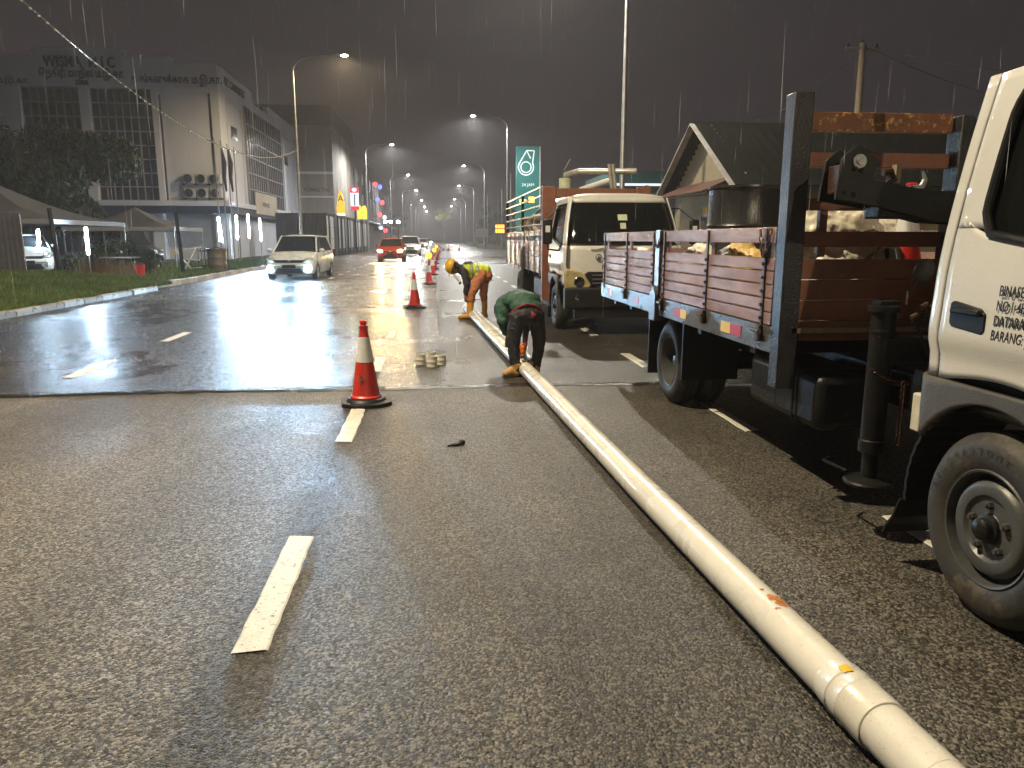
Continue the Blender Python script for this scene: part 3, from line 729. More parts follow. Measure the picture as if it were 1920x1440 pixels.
for (x, y, h, lab) in ((-12.0, 25.6, 2.45, 'dark leaning wooden post in front of the market tent'), (-9.75, 30.5, 2.5, 'dark wooden post standing at the end of the bush')):
    m = MB(); m.tube([(0, 0, 0), (-.05, 0, h * .5), (-.12, 0, h)], [.075, .07, .065], 8)
    tag(m.build('wooden_post', M['black_metal'], smooth=True, loc=(x, y, 0)), lab, 'post')
def tube_lamp(x, y, z0, z1, label, lean=0.0):
    t = thing('tube_light', label, 'tube light', (x, y, 0), 0, 'upright fluorescent tubes')
    m = MB(); m.tube([(lean, .05, 0), (0, .05, z1 + .05)], .02, 6); m.build('pole', M['galv'], t)
    m = MB(); m.tube([(lean * .3, 0, z0), (0, 0, z1)], .045, 8); m.build('tube', M['em_tube'], t)
    m = MB(); m.bx(-.05, .05, .01, .04, z0 - .05, z1 + .05); m.build('fitting', M['white_paint'], t)
tube_lamp(-9.35, 34.4, 1.42, 2.4, 'glowing white tube on a pole just behind the bin', .25)
tube_lamp(-11.0, 44.0, 1.5, 2.75, 'glowing white tube among the flagpoles')
tube_lamp(-11.3, 48.0, 1.6, 2.95, 'glowing white tube just right of the flagpoles')
tube_lamp(-11.5, 52.0, 1.4, 2.8, 'glowing white tube farthest right, behind the white car')
tube_lamp(-11.95, 27.6, 1.0, 1.85, 'glowing white tube on the market tent leg')
tube_lamp(-14.2, 29.0, 1.35, 1.8, 'short glowing tube inside the large tent')
# bin, fence, bush, clutter
t = thing('waste_bin', 'rusty brown drum bin standing on the kerb', 'bin', (-9.25, 33.4, 0.1))
M['drum_brown'] = pm('rusty_brown_drum', (0.16, 0.115, 0.085), 0.45, 0.2, 0.3, 2, 0.2, 30, rust=((0.08, 0.05, 0.03), 0.3, 4), stretch=(1, 1, .3))
m = MB(); m.lathe([(0, 0), (.33, 0), (.335, .03), (.36, .3), (.37, .32), (.36, .34), (.38, .62), (.39, .64), (.38, .66), (.4, .95), (.415, .97), (.4, 1.0), (.38, .97), (.36, .3), (0, .25)], seg=28); m.build('drum', M['drum_brown'], t, smooth=True)
m = MB(); m.tube([(-.3, 0, .98), (0, .1, 1.05), (.3, 0, .98)], .02, 6); m.build('handle', M['black_metal'], t)
fnc = thing('railing', 'short dark railing of upright bars behind the bin', 'railing', (-10.4, 34.6, 0.1))
for i in range(10):
    m = MB(); m.bx(i*.14, i*.14 + .035, 0, .03, 0, 1.0 + (.05 if i % 3 == 0 else 0)); m.build('bar', M['black_metal'], fnc)
m = MB(); m.bx(0, 1.3, .031, .06, .85, .9); m.bx(0, 1.3, .031, .06, .2, .25); m.build('rail', M['black_metal'], fnc)
M['leaf_dark'] = pm('dark_green_leaves', (0.016, 0.032, 0.012), 0.6, 0, 0.5, 2.0)
M['leaf_dry'] = pm('dry_brown_reeds', (0.16, 0.10, 0.04), 0.7, 0, 0.4, 3)
M['bark'] = pm('brown_bark', (0.07, 0.05, 0.035), 0.8, 0, 0.3, 8, 0.5, 25)
def leaf_cloud(name, mat, parent, lobes, count, size, seed):
    rnd = random.Random(seed); m = MB()
    for i in range(count):
        c, r = lobes[rnd.randrange(len(lobes))]
        d = Vector((rnd.gauss(0, 1), rnd.gauss(0, 1), rnd.gauss(0, 1))).normalized() * rnd.uniform(0.35, 1.0) ** 0.5
        p = Vector(c) + Vector((d.x*r[0], d.y*r[1], d.z*r[2]))
        e = Euler((rnd.uniform(0, 6.28), rnd.uniform(0, 6.28), rnd.uniform(0, 6.28))).to_matrix(); s = size * rnd.uniform(.6, 1.3)
        n = len(m.v)
        m.v += [tuple(p + e @ Vector(q)) for q in ((-s, 0, 0), (0, -s*.38, s*.08), (s, 0, 0), (0, s*.38, s*.08))]
        m.f.append((n, n+1, n+2, n+3))
    me = bpy.data.meshes.new(name); me.from_pydata(m.v, [], m.f); me.materials.append(mat)
    o = bpy.data.objects.new(name, me); COL.objects.link(o); o.parent = parent
    return o
def tree(name, label, loc, h, lobes, count, size, seed, mat='leaf_dark', tr=.28, group=None):
    t = thing(name, label, 'tree', loc, 0, group)
    m = MB(); m.tube([(0, 0, 0), (.1, .05, h*.25), (-.05, .1, h*.5), (.05, 0, h*.8)], [tr, tr*.8, tr*.6, tr*.25], 10); tk = m.build('trunk', M['bark'], t, smooth=True)
    m = MB()
    rnd = random.Random(seed)
    for c, r in lobes[:7]:
        b0 = Vector((0, .05, h * rnd.uniform(.3, .5))); m.tube([b0, b0.lerp(Vector(c), .5) + Vector((0, 0, -.2)), c], [tr*.4, tr*.25, tr*.08], 6)
    m.build('limbs', M['bark'], tk, smooth=True)
    leaf_cloud('crown', M[mat], t, lobes, count, size, seed); return t
rnd = random.Random(21)
lob = [((rnd.uniform(-4.2, 3.6), rnd.uniform(-3, 3), rnd.uniform(2.6, 6.3)), (rnd.uniform(1.0, 1.9), rnd.uniform(1.0, 1.8), rnd.uniform(.7, 1.3))) for _ in range(30)]
tree('broad_tree', 'broad dark tree in front of the office building, left edge', (-20.2, 40, 0), 6.4, lob, 42000, .17, 5)
bush = thing('bush', 'dark leafy bush with dry reeds on the grass verge', 'bush', (-11.3, 29.2, .25))
leaf_cloud('foliage', M['leaf_dark'], bush, [((-.9, 0, .55), (.7, .6, .5)), ((-.2, 0, .75), (.7, .6, .55)), ((.5, .1, .5), (.6, .5, .45)), ((-1.7, .2, .4), (.7, .5, .4))], 3600, .085, 9)
rnd = random.Random(31); m = MB()
for i in range(420):
    x, y = rnd.gauss(-.3, .55), -.55 + rnd.gauss(0, .25); h = rnd.uniform(.3, .85); lx_ = rnd.uniform(-.25, .25); n = len(m.v)
    m.v += [(x-.012, y, 0), (x+.012, y, 0), (x + lx_, y + rnd.uniform(-.1, .1), h)]; m.f.append((n, n+1, n+2))
me = bpy.data.meshes.new('reeds'); me.from_pydata(m.v, [], m.f); me.materials.append(M['leaf_dry']); obj_from('reeds', me, bush)
# stall clutter: folding table, red bucket, parked motorcycle shape, stacked stools
t = thing('folding_table', 'small folding table standing under the tent tube light', 'table', (-11.3, 28.6, .12))
m = MB(); m.bx(-.6, .6, -.3, .3, .7, .74); m.build('top', M['tent_w'], t)
for s_ in (-1, 1):
    for d_ in (-1, 1):
        m = MB(); m.tube([(s_*.5, d_*.25, 0), (s_*.42, -d_*.2, .7)], .014, 6); m.build('leg', M['galv'], t)
t = thing('bucket', 'red plastic bucket on the ground beside the folding table', 'bucket', (-10.35, 27.8, .25))
m = MB(); m.lathe([(0, 0), (.13, 0), (.17, .34), (.185, .35), (.16, .34), (.12, .02), (0, .02)], seg=16); m.build('pail', M['red_plastic'], t, smooth=True)
m = MB(); m.tube([(-.17, 0, .34), (-.1, -.1, .42), (.1, -.1, .42), (.17, 0, .34)], .006, 5); m.build('handle', M['galv'], t)
t = thing('road_barrier', 'jumble of pale folded barrier frames beside the bin', 'barrier', (-10.55, 33.8, .1))
for p, q2 in (((-.6, 0, .9), (.5, .1, 1.05)), ((-.5, .05, .88), (.1, 0, .1)), ((.3, 0, 1.0), (-.2, .1, .15)), ((-.3, .1, .12), (.5, .05, .2)), ((-.1, 0, .55), (.45, .05, .5))):
    m = MB(); m.beam(p, q2, .05, .05); m.build('frame_bar', M['white_paint'], t)
m = MB(); m.box((-.55, -.03, .82), (.12, .02, .14)); m.build('lamp', M['yellow'], t)
def motorcycle(label, loc, rz):
    t = thing('motorcycle', label, 'motorcycle', loc, rz, 'motorcycles parked by the tents')
    for y in (-.6, .6):
        m = MB(); m.lathe([(.2, -.04), (.27, -.045), (.29, 0), (.27, .045), (.2, .04)], (0, y, .29), 'X', 20); w_ = m.build('wheel', M['rubber'], t, smooth=True)
        m = MB(); m.lathe([(.03, -.06), (.03, .06)], (0, y, .29), 'X', 8)
        for a in range(5): m.beam((0, y, .29), (0, y + .21*math.cos(a*1.257), .29 + .21*math.sin(a*1.257)), .02, .02)
        m.build('rim', M['galv'], w_)
    m = MB(); m.tube([(0, -.45, .75), (0, -.2, .6), (0, .1, .58), (0, .6, .72)], [.1, .16, .14, .07], 8); m.build('body', M['black_plastic'], t, smooth=True)
    m = MB(); m.tube([(0, -.05, .76), (0, .25, .78), (0, .65, .82)], [.09, .13, .08], 8); m.build('seat', M['black_plastic'], t, smooth=True)
    m = MB(); m.tube([(-.33, -.35, 1.0), (0, -.45, .95), (.33, -.35, 1.0)], .016, 6); m.tube([(0, -.42, .95), (0, -.6, .3)], .03, 6); m.build('handlebar', M['galv'], t)
    m = MB(); m.ell((0, -.55, .85), (.1, .06, .1)); m.build('headlamp', M['white_paint'], t)
motorcycle('dark motorcycle parked beneath the low grey tent', (-12.2, 33.6, .1), R(60))
motorcycle('dark motorcycle parked behind the folding table', (-12.9, 31.8, .1), R(75))

# wet wire with beads added as its glints, slung between the left lamp poles
m = MB(); pts = []
for i in range(61):
    f = i / 60; y = 6.2 + 41.7 * f; z = 8.6 + (6.85 - 8.6) * f - 2.9 * 4 * f * (1 - f) * 0.93
    pts.append((-8.0, y, z))
m.tube(pts, .016, 5)
wire = m.build('string_wire', pm('wet_wire', (0.30, 0.29, 0.25), 0.25, 0.6, 0.3, 3)); tag(wire, 'beaded wire hanging from the amber street lamp pole to the upper left', 'wire')
rnd = random.Random(8); bmh = MB(); bmh.ell((0, 0, 0), (.028, .05, .024), seg=6, rings=5); bme = bmh.mesh('glint_bead', True); bme.materials.append(pm('pale_glint_bead', (0.75, 0.7, 0.5), 0.08, 0.3, 0.1))
for i in range(110):
    f = .12 + .86 * i / 110; j = f * 60; a, c = Vector(pts[int(j)]), Vector(pts[min(60, int(j) + 1)]); p = a.lerp(c, j - int(j))
    obj_from('glint_bead', bme, wire, (p.x, p.y, p.z - .015), (rnd.uniform(-.4, .4), 0, 0))

# ================================================================== trucks
def wheel_truck(parent, x, y, z, side, front, name='wheel', r=.385):
    """side -1: outer face towards -x"""
    s = -side
    m = MB(); P = [(.224, .035), (.233, .004), (.248, -.004), (.285, -.014), (.33, -.008), (.352, .006), (.356, .012), (.376, .03), (.385, .05), (.386, .072), (.374, .075), (.374, .083), (.386, .086), (.386, .122), (.374, .125), (.374, .133), (.386, .136), (.385, .16), (.376, .18), (.35, .2), (.29, .212), (.233, .196), (.224, .17)]
    m.lathe([(a, x + s * h) for a, h in P], (0, y, z), 'X', 56); w = m.build(name, M['rubber'], parent, smooth=True)
    m = MB()
    if front:
        m.lathe([(.235, x + s*.004), (.23, x - s*.003), (.222, x + s*.0), (.214, x + s*.03), (.21, x + s*.085), (.19, x + s*.105), (.17, x + s*.17)], (0, y, z), 'X', 48)
        m.build('rim', M['hub'], w, smooth=True)
        m = MB(); n = 60; rows = []
        prof = [(.0, .012), (.055, .012), (.062, .022), (.120, .024), (.132, .010), (.166, .004), (.182, .012), (.193, .032)]
        m.lathe([(a, x + s*h) for a, h in prof], (0, y, z), 'X', n)
        for k in range(5):
            a0 = k * 2*math.pi/5 + .35; a1 = a0 + .62
            m.lathe([(.193, x + s*.032), (.203, x + s*.045), (.213, x + s*.05)], (0, y, z), 'X', 8, a0, a1)
        d = m.build('wheel_disc', M['hub'], w, smooth=True)
        for k in range(5):
            a = k * 2*math.pi/5 + .2
            m = MB(); o = (0, y + .093*math.cos(a), z + .093*math.sin(a))
            m.lathe([(.0165, x + s*.032), (.0165, x + s*.008), (.0145, x + s*.004), (.009, x + s*.004), (.009, x - s*.004), (0, x - s*.004)], o, 'X', 6); m.build('wheel_nut', M['hub'], d)
        m = MB(); m.lathe([(.06, x + s*.022), (.058, x + s*.006), (.046, x + s*.0), (.043, x - s*.022), (.03, x - s*.033), (0, x - s*.037)], (0, y, z), 'X', 24); m.build('hub_cap', M['black_metal'], d, smooth=True)
        m = MB(); m.lathe([(0, x + s*.12), (.205, x + s*.12)], (0, y, z), 'X', 24); m.build('brake_drum', M['black_plastic'], w)
    else:
        m.lathe([(.235, x + s*.004), (.23, x - s*.003), (.222, x), (.214, x + s*.03), (.205, x + s*.15), (.13, x + s*.17), (.10, x + s*.12), (.055, x + s*.11), (.05, x + s*.06), (0, x + s*.05)], (0, y, z), 'X', 48)
        m.build('rim', M['hub'], w, smooth=True)
    return w

def arc_letters(word, r, size, cx, cy, cz, a_mid, step, parent, mat):
    verts, faces = [], []
    for i, ch in enumerate(word):
        o = text_mesh('l', ch, size, mat, None, (0, 0, 0), (0, 0, 0), .0004, 'CENTER')
        a = a_mid + (len(word) - 1) / 2 * step - i * step
        # letter plane: faces -x, reading clockwise as seen from -x
        n = len(verts)
        for v in o.data.vertices:
            lx_, ly_ = v.co.x, v.co.y + r
            ca, sa = math.cos(a - math.pi/2), math.sin(a - math.pi/2)
            u, w = lx_ * ca - ly_ * sa, lx_ * sa + ly_ * ca
            verts.append((cx - v.co.z, cy - u, cz + w))
        faces += [tuple(k + n for k in p.vertices) for p in o.data.polygons]
        me = o.data; bpy.data.objects.remove(o); bpy.data.meshes.remove(me)
    me = bpy.data.meshes.new('tyre_lettering'); me.from_pydata(verts, [], faces); me.materials.append(mat)
    return struct(obj_from('tyre_lettering', me, parent), 'stuff')

class Cab:
    def __init__(s, root, xc, yr, wy, paint, glass, org):
        s.t, s.xc, s.yr, s.wy, s.paint, s.glass = root, xc, yr, wy, paint, glass
        s.yf = yr - 1.62; s.o = Vector(org); s.hwid = .94
        s.yd0, s.yd1 = s.yf + .26, yr - .115
    def S(s, z):
        w = s.hwid
        if z < 1.02: return w - .012
        if z < 1.10: return w - .012 + .022 * (z - 1.02) / .08
        if z < 1.32: return w + .010 - .012 * (z - 1.10) / .22
        return w - .002 - .15 * ((z - 1.32) / .85) ** 1.35
    def YF(s, z): return s.yf + .03 * max(0, z - .7) if z < 1.40 else s.yf + .021 + (z - 1.40) * .46
    def mk(s, rows, name, mat, parent=None, solid=.012, smooth=True):
        m = MB(); m.grid([[tuple(Vector(p) - s.o) for p in r] for r in rows])
        return m.build(name, mat, parent or s.t, smooth=smooth, solid=solid)
    def side_pt(s, sd, y, z, off=0.0):
        e = max(0.0, y - (s.yr - .07)) / .07; f = max(0.0, (s.YF(z) + .10) - y) / .10
        return (s.xc + sd * (s.S(z) + off - .045 * e ** 2.2 - .05 * f ** 2), y, z)
    def cols(s, sd, ys, z0, z1, name, mat, nz=14, off=0.0, parent=None, solid=.012):
        rows = []
        for y in ys:
            a, b_ = z0(y) if callable(z0) else z0, z1(y) if callable(z1) else z1
            rows.append([s.side_pt(sd, y, a + (b_ - a) * k / nz, off) for k in range(nz + 1)])
        return s.mk(rows, name, mat, parent, solid)
    def rows(s, sd, zs, y0, y1, name, mat, ny=6, off=0.0, parent=None, solid=.012):
        rr = [[s.side_pt(sd, y0(z) + (y1(z) - y0(z)) * k / ny, z, off) for k in range(ny + 1)] for z in zs]
        return s.mk(rr, name, mat, parent, solid)
    def build(s):
        L = lambda a, b_, n: [a + (b_ - a) * i / n for i in range(n + 1)]
        arch = lambda y: max(.93 - .16 * max(0, (abs(y - s.wy) - .25) / .25) if False else .93, 0)
        # front skin, screen, roof, rear wall
        U = L(-1, 1, 28)
        def fp(z, u, off=0): 
            return (s.xc + u * (s.S(z) - .03), s.YF(z) + .10 * abs(u) ** 7 + .035 * u * u - off, z)
        s.mk([[fp(z, u) for u in U] for z in L(.78, 1.40, 8)], 'front_panel', s.paint)
        ws = s.mk([[fp(z, u, .006) for u in L(-.95, .95, 24)] for z in L(1.43, 2.06, 8)], 'windscreen', s.glass, solid=.004)
        s.mk([[fp(z, u, .002) for u in L(-.97, .97, 24)] for z in (1.395, 1.43)], 'cowl', M['black_plastic'])
        s.mk([[fp(z, u) for u in U] for z in (2.06, 2.10, 2.14)], 'screen_header', s.paint)
        ysr = L(s.YF(2.14), s.yr, 12); rr = []
        for i, y in enumerate(ysr):
            e = min(1, i / 2.5); row_ = []
            for u in U:
                w = s.S(2.14) - (.03 if i == 0 else (.05 if i == 12 else (.012 if i == 11 else 0.0)))
                row_.append((s.xc + u * w, y + (.10 * abs(u) ** 7 + .035 * u * u if i == 0 else 0), 2.14 + (.075 * (1 - abs(u) ** 5)) * (1 - (1 - e) ** 2) * (.15 if i == 12 else (.8 if i == 11 else 1))))
            rr.append(row_)
        s.mk(rr, 'roof', s.paint)
        s.mk([[(s.xc + u * (s.S(z) - .05), s.yr, z) for u in U] for z in L(.93, 2.14, 8)], 'rear_panel', s.paint)
        for sd in (-1, 1):
            yd0, yd1, yr = s.yd0, s.yd1, s.yr
            sill = lambda y: 1.375 + .15 * min(1, max(0, (y - yd0 - .1) / (yd1 - yd0 - .2))) + .10 * max(0, (y - (yd1 - .24)) / .24) ** 3
            wrear = lambda z: yd1 - .135 - .10 * max(0, (1.62 - z) / .12) ** 2 * (1 if z < 1.62 else 0) - .03 * max(0, (z - 1.95) / .1) ** 2
            wfront = lambda z: max(yd0 + .05, s.YF(z) + .17)
            zb = lambda y: .93 if abs(y - s.wy) > .3 else .93 + .035 * math.cos((y - s.wy) / .3 * math.pi / 2)
            s.rows(sd, L(.78, 1.40, 10), lambda z: s.YF(z) + .012, lambda z: yd0 - .010, 'front_corner', s.paint)
            s.rows(sd, L(1.40, 2.14, 12), lambda z: s.YF(z) + .012, lambda z: s.YF(z) + .15, 'front_pillar', s.paint, off=-.001)
            d = s.cols(sd, L(yd0, yd1, 40), zb, sill, 'door', s.paint, 22)
            s.rows(sd, L(1.54, 2.14, 18), wrear, lambda z: yd1, 'door_rear_frame', s.paint, 6, parent=d)
            s.cols(sd, L(s.YF(2.05) + .155, yd1 - .16, 16), 2.055, 2.14, 'door_top_frame', s.paint, 4, parent=d)
            gl = s.rows(sd, L(1.40, 2.06, 14), wfront, lambda z: wrear(max(z, 1.54)) + .03, 'door_window', s.glass, 8, off=-.02, parent=d, solid=.004)
            # rubber seal round the glass
            pts = [Vector(s.side_pt(sd, wrear(z), z, .004)) - s.o for z in reversed(L(1.56, 2.05, 12))]
            pts += [Vector(s.side_pt(sd, y, sill(y) + .006, .006)) - s.o for y in reversed(L(yd0 + .1, wrear(1.56) - .03, 14))]
            m = MB(); m.tube(pts, .017, 8); m.build('window_seal', M['black_plastic'], d, smooth=True)
            s.rows(sd, L(.93, 2.14, 24), lambda z: yd1 + .010, lambda z: yr, 'rear_corner', s.paint, 8)
            m = MB()
            for ya in (yd1 + .005, yd0 - .005):
                pg = [Vector(s.side_pt(sd, ya, z, -.02)) - s.o for z in L(.94, 2.12 if ya > yd0 else 1.4, 12)]
                m.tube(pg, .014, 6)
            m.build('door_gap', M['black_plastic'], s.t)
            # handle
            hy = yd1 - .155
            m = MB(); x0 = s.xc + sd * s.S(1.18) - s.o.x
            out = [(hy + .10, 1.245), (hy + .085, 1.255), (hy - .07, 1.235), (hy - .10, 1.215), (hy - .105, 1.15), (hy - .09, 1.135), (hy + .085, 1.15), (hy + .10, 1.165)]
            m.prism([(a - s.o.y, b_) for a, b_ in out], 'X', min(x0 - sd*.02, x0 + sd*.012), max(x0 - sd*.02, x0 + sd*.012)); h = m.build('door_handle', M['black_plastic'], d, bevel=.006)
            m = MB(); m.bx(min(x0, x0 + sd*.03), max(x0, x0 + sd*.03), hy - .085 - s.o.y, hy + .08 - s.o.y, 1.205, 1.232); m.build('grip', M['black_plastic'], h, bevel=.008)
            # fender flare, mudguard and flap
            fz = lambda y: max(.775 if y > s.wy + .40 else 0, .40 + math.sqrt(max(0, .47 ** 2 - (y - s.wy) ** 2)))
            s.cols(sd, L(s.wy - .45, s.yr + .02, 44), fz, .927, 'fender_flare', M['grey_plastic'], 6, off=.012, solid=.03)
            m = MB(); rg = []
            for i in range(19):
                a = R(-8 + i * 66 / 18); q = .475 + (.006 if i % 2 else 0)
                rg.append([(s.xc + sd * (s.hwid - .0) - s.o.x - sd * w, s.wy + q * math.cos(a) - s.o.y, .40 + q * math.sin(a)) for w in (0, .02, .36)])
            m.grid(rg); m.build('mudguard', M['black_plastic'], s.t, solid=.015)
            m = MB(); yy = s.wy + .48 - s.o.y; xa = s.xc + sd * s.hwid - s.o.x
            m.grid([[(xa - sd * w, yy + .02 * k_ * (1 if k_ < 3 else 1.3), .34 - .05 * k_) for w in (-.02, .36)] for k_ in range(5)]); m.build('mud_flap', M['black_plastic'], s.t, solid=.01)
            wheel_truck(s.t, s.xc + sd * (s.hwid - .02) - s.o.x, s.wy - s.o.y, .385, sd, True)
        # inside: floor, seats, wheel
        ox, oy = s.xc - s.o.x, -s.o.y
        m = MB(); m.bx(ox - .85, ox + .85, s.yf + .2 + oy, s.yr - .06 + oy, .80, .95); m.bx(ox - .82, ox + .82, s.yf + .16 + oy, s.yf + .42 + oy, .95, 1.36); m.build('cab_floor', M['black_plastic'], s.t)
        M.setdefault('seat', pm('grey_seat_vinyl', (0.10, 0.11, 0.11), .5))
        for dx in (-.52, .05, .52):
            m = MB(); m.ell((ox + dx, s.yr - .32 + oy, 1.12), (.24, .3, .14)); m.ell((ox + dx, s.yr - .22 + oy, 1.46), (.25, .09, .36), Matrix.Rotation(R(-8), 3, 'X')); m.build('seat', M['seat'], s.t, smooth=True)
        m = MB(); c = Vector((ox + .52, s.yr - .85 + oy, 1.42)); A = Matrix.Rotation(R(-35), 3, 'X')
        m.tube([c + A @ Vector((.2*math.cos(k_*math.pi/12), .2*math.sin(k_*math.pi/12), 0)) for k_ in range(25)], .015, 6); m.tube([c, c + Vector((0, -.2, -.4))], .03, 8); m.beam(c + A @ Vector((-.2, 0, 0)), c + A @ Vector((.2, 0, 0)), .03, .02); m.build('steering_wheel', M['grey_plastic'], s.t, smooth=True)

M['bag'] = pm('cream_plastic_bag', (0.60, 0.56, 0.46), .38, 0, .1, 4, .5, 14)
M['cab_glass'] = clear_glass('cab_window_glass', (0.30, 0.33, 0.32), .5)
M['cab_glass2'] = clear_glass('windscreen_glass', (0.36, 0.40, 0.39), .45)

def plank_side(root, org, xo, thick, secs, z0, z1, nz, rail, bolts, mat='maroon', bars=None, sd=-1):
    """drop side of separate planks between uprights; xo is the outer face"""
    ox, oy = org
    for (ya, yb) in secs:
        h = (z1 - z0) / nz
        for i in range(nz):
            m = MB(); e = random.uniform(-.003, .003)
            m.bx(min(xo, xo - sd*thick) - ox + e, max(xo, xo - sd*thick) - ox + e, ya - oy, yb - oy, z0 + i*h + .004, z0 + (i+1)*h - .004); m.build('plank', M[mat], root, bevel=.003)
        if rail:
            m = MB(); m.bx(min(xo, xo - sd*thick) - ox, max(xo, xo - sd*thick) - ox, ya - oy, yb - oy, rail[0], rail[1]); m.build('top_rail', M[mat], root, bevel=.004)
    for yb in (bars or []):
        m = MB(); xa, xb = sorted((xo + sd*.002, xo + sd*.014)); m.bx(xa - ox, xb - ox, yb - .014 - oy, yb + .014 - oy, z0 - .05, (rail[1] if rail else z1) - .01)
        u = m.build('upright_bar', M['rust_iron'], root)
        m = MB()
        for i in range(bolts):
            zc = z0 + (z1 - z0) * (i + .5) / bolts
            m.lathe([(.011, xo + sd*.014 - ox), (.011, xo + sd*.028 - ox), (0, xo + sd*.028 - ox)], (0, yb - oy, zc), 'X', 6)
        struct(m.build('bolts', M['rust_iron'], u), 'stuff')

# ---------------- crane truck, nearest
O1 = (3.04, 5.0, 0.0)
T1 = thing('crane_truck', 'cream crane truck with maroon plank bed parked on the right, cab cut by the frame', 'truck', O1)
cab1 = Cab(T1, 3.04, 3.02, 2.56, M['cab_paint'], M['cab_glass'], O1); cab1.build()
def wb(x0, x1, y0, y1, z0, z1, name, mat, parent=None, bevel=0.0, O=None, root=None):
    O = O or O1; m = MB(); m.bx(x0 - O[0], x1 - O[0], y0 - O[1], y1 - O[1], z0, z1); return m.build(name, M[mat], parent or root or T1, bevel=bevel)
def wt(pts, r, name, mat, parent=None, seg=10, O=None, root=None):
    O = O or O1; m = MB(); m.tube([Vector(p) - Vector(O) for p in pts], r, seg); return m.build(name, M[mat], parent or root or T1, smooth=True)
fw_tyre = [o for o in T1.children if o.name.startswith('wheel') and o.data.vertices[0].co.x < 0][0]
arc_letters('BRIDGESTONE', .29, .042, 2.1052 - O1[0], 2.56 - O1[1], .385, R(118), R(9), fw_tyre, M['rubber'])
# lettering painted on the door
door1 = [o for o in T1.children if o.name.startswith('door') and 'gap' not in o.name and o.data.vertices[0].co.x < 0][0]
for i, (ln, zz) in enumerate((('BINASEWER NETWORK', 1.292), ('NO:1-4B, 1ST FLOOR', 1.236), ('DATARAN PANDAN P', 1.180), ('BARANG: JDN 5ZA', 1.124))):
    text_mesh('door_lettering', ln, .056, M['ink'], door1, (2.0855 - O1[0], 2.595 - O1[1] + .006 * i, zz), (R(90), 0, R(-90)), .002, sx=.68, shear=.10, bold=.0002)
# chassis
for x in (2.62, 3.38): wb(x, x + .09, 1.7, 8.55, .56, .76, 'chassis_rail', 'black_metal')
wb(2.0, 4.08, 4.02, 8.62, .975, 1.003, 'bed_floor', 'wood')
for yb in (4.6, 5.6, 6.7, 7.7, 8.4): wb(2.05, 4.03, yb, yb + .08, .77, .97, 'cross_bearer', 'black_metal')
for sx_, nm in ((1.93, 0), (4.09, 1)):
    rl = wb(sx_, sx_ + .06, 4.03, 8.66, .845, .998, 'side_rail', 'rail_steel', bevel=.004)
    if nm == 0:
        for (ya, yb, c) in ((4.56, 4.74, 'red'), (4.74, 4.90, 'yellow'), (5.62, 5.76, 'yellow'), (5.76, 5.92, 'red'), (7.0, 7.16, 'red'), (8.1, 8.2, 'yellow'), (8.2, 8.32, 'red')):
            wb(sx_ - .003, sx_ - .0005, ya, yb, .885, .955, 'reflector_sticker', c, rl)
plank_side(T1, O1[:2], 1.935, .03, [(4.16, 6.32), (6.49, 8.60)], 1.0, 1.395, 5, (1.475, 1.567), 5, bars=[4.27, 5.22, 6.24, 6.56, 7.5, 8.5])
plank_side(T1, O1[:2], 4.145, .03, [(4.16, 6.32), (6.49, 8.60)], 1.0, 1.395, 5, (1.475, 1.567), 5, bars=[4.27, 5.22, 6.24, 6.56, 7.5, 8.5], sd=1)
for i in range(5):
    wb(1.99, 4.09, 8.61, 8.64, 1.004 + .079*i, 1.079 + .079*i, 'tailgate_plank', 'maroon', bevel=.003)
wb(1.99, 4.09, 8.61, 8.64, 1.475, 1.567, 'tailgate_rail', 'maroon', bevel=.003)
for y in (4.25, 5.22, 6.26, 6.55, 7.5, 8.5): wb(1.966, 1.985, y - .03, y + .03, 1.0, 1.55, 'inner_batten', 'maroon')
st = wb(1.915, 1.985, 6.345, 6.465, .80, 1.575, 'stanchion', 'rail_steel', bevel=.006)
m = MB(); m.prism([(6.33, .80), (6.50, .80), (6.50, 1.02), (6.40, 1.10), (6.33, 1.02)], 'X', 1.885, 1.913); m.v = [(x - O1[0], y - O1[1], z) for x, y, z in m.v]; m.build('lock_bracket', M['rail_steel'], st)
for y in (4.27, 5.22, 6.24, 7.5):
    h = wb(1.90, 1.929, y - .025, y + .025, .90, 1.0, 'hinge', 'rust_iron', bevel=.006)
    wt([(1.896, y - .05, .965), (1.896, y + .05, .965)], .014, 'hinge_pin', 'rail_steel', h)
def chain(name, p0, p1, sag, n, parent, O, link=.014):
    m = MB(); p0, p1 = Vector(p0), Vector(p1)
    for i in range(n):
        f = (i + .5) / n; c = p0.lerp(p1, f) + Vector((0, 0, -sag * 4 * f * (1 - f))) - Vector(O)
        t_ = (p1 - p0 + Vector((0, 0, -sag * 4 * (1 - 2 * f)))).normalized(); u = t_.cross(Vector((1, 0, 0)) if i % 2 else Vector((0, 1, 0)))
        if u.length < .1: u = t_.cross(Vector((0, 1, .2)))
        u.normalize()
        m.tube([c + t_ * math.cos(a) * link * 1.5 + u * math.sin(a) * link * .8 for a in [k_ * math.pi / 4 for k_ in range(9)]], link * .28, 5, False)
    o = m.build(name, M['rust_iron'], parent, smooth=True); struct(o, 'stuff'); return o
chain('chain', (1.915, 4.19, 1.56), (1.915, 4.33, 1.56), .16, 14, T1, O1)
chain('chain', (1.915, 6.30, 1.56), (1.915, 6.52, 1.56), .13, 14, T1, O1)
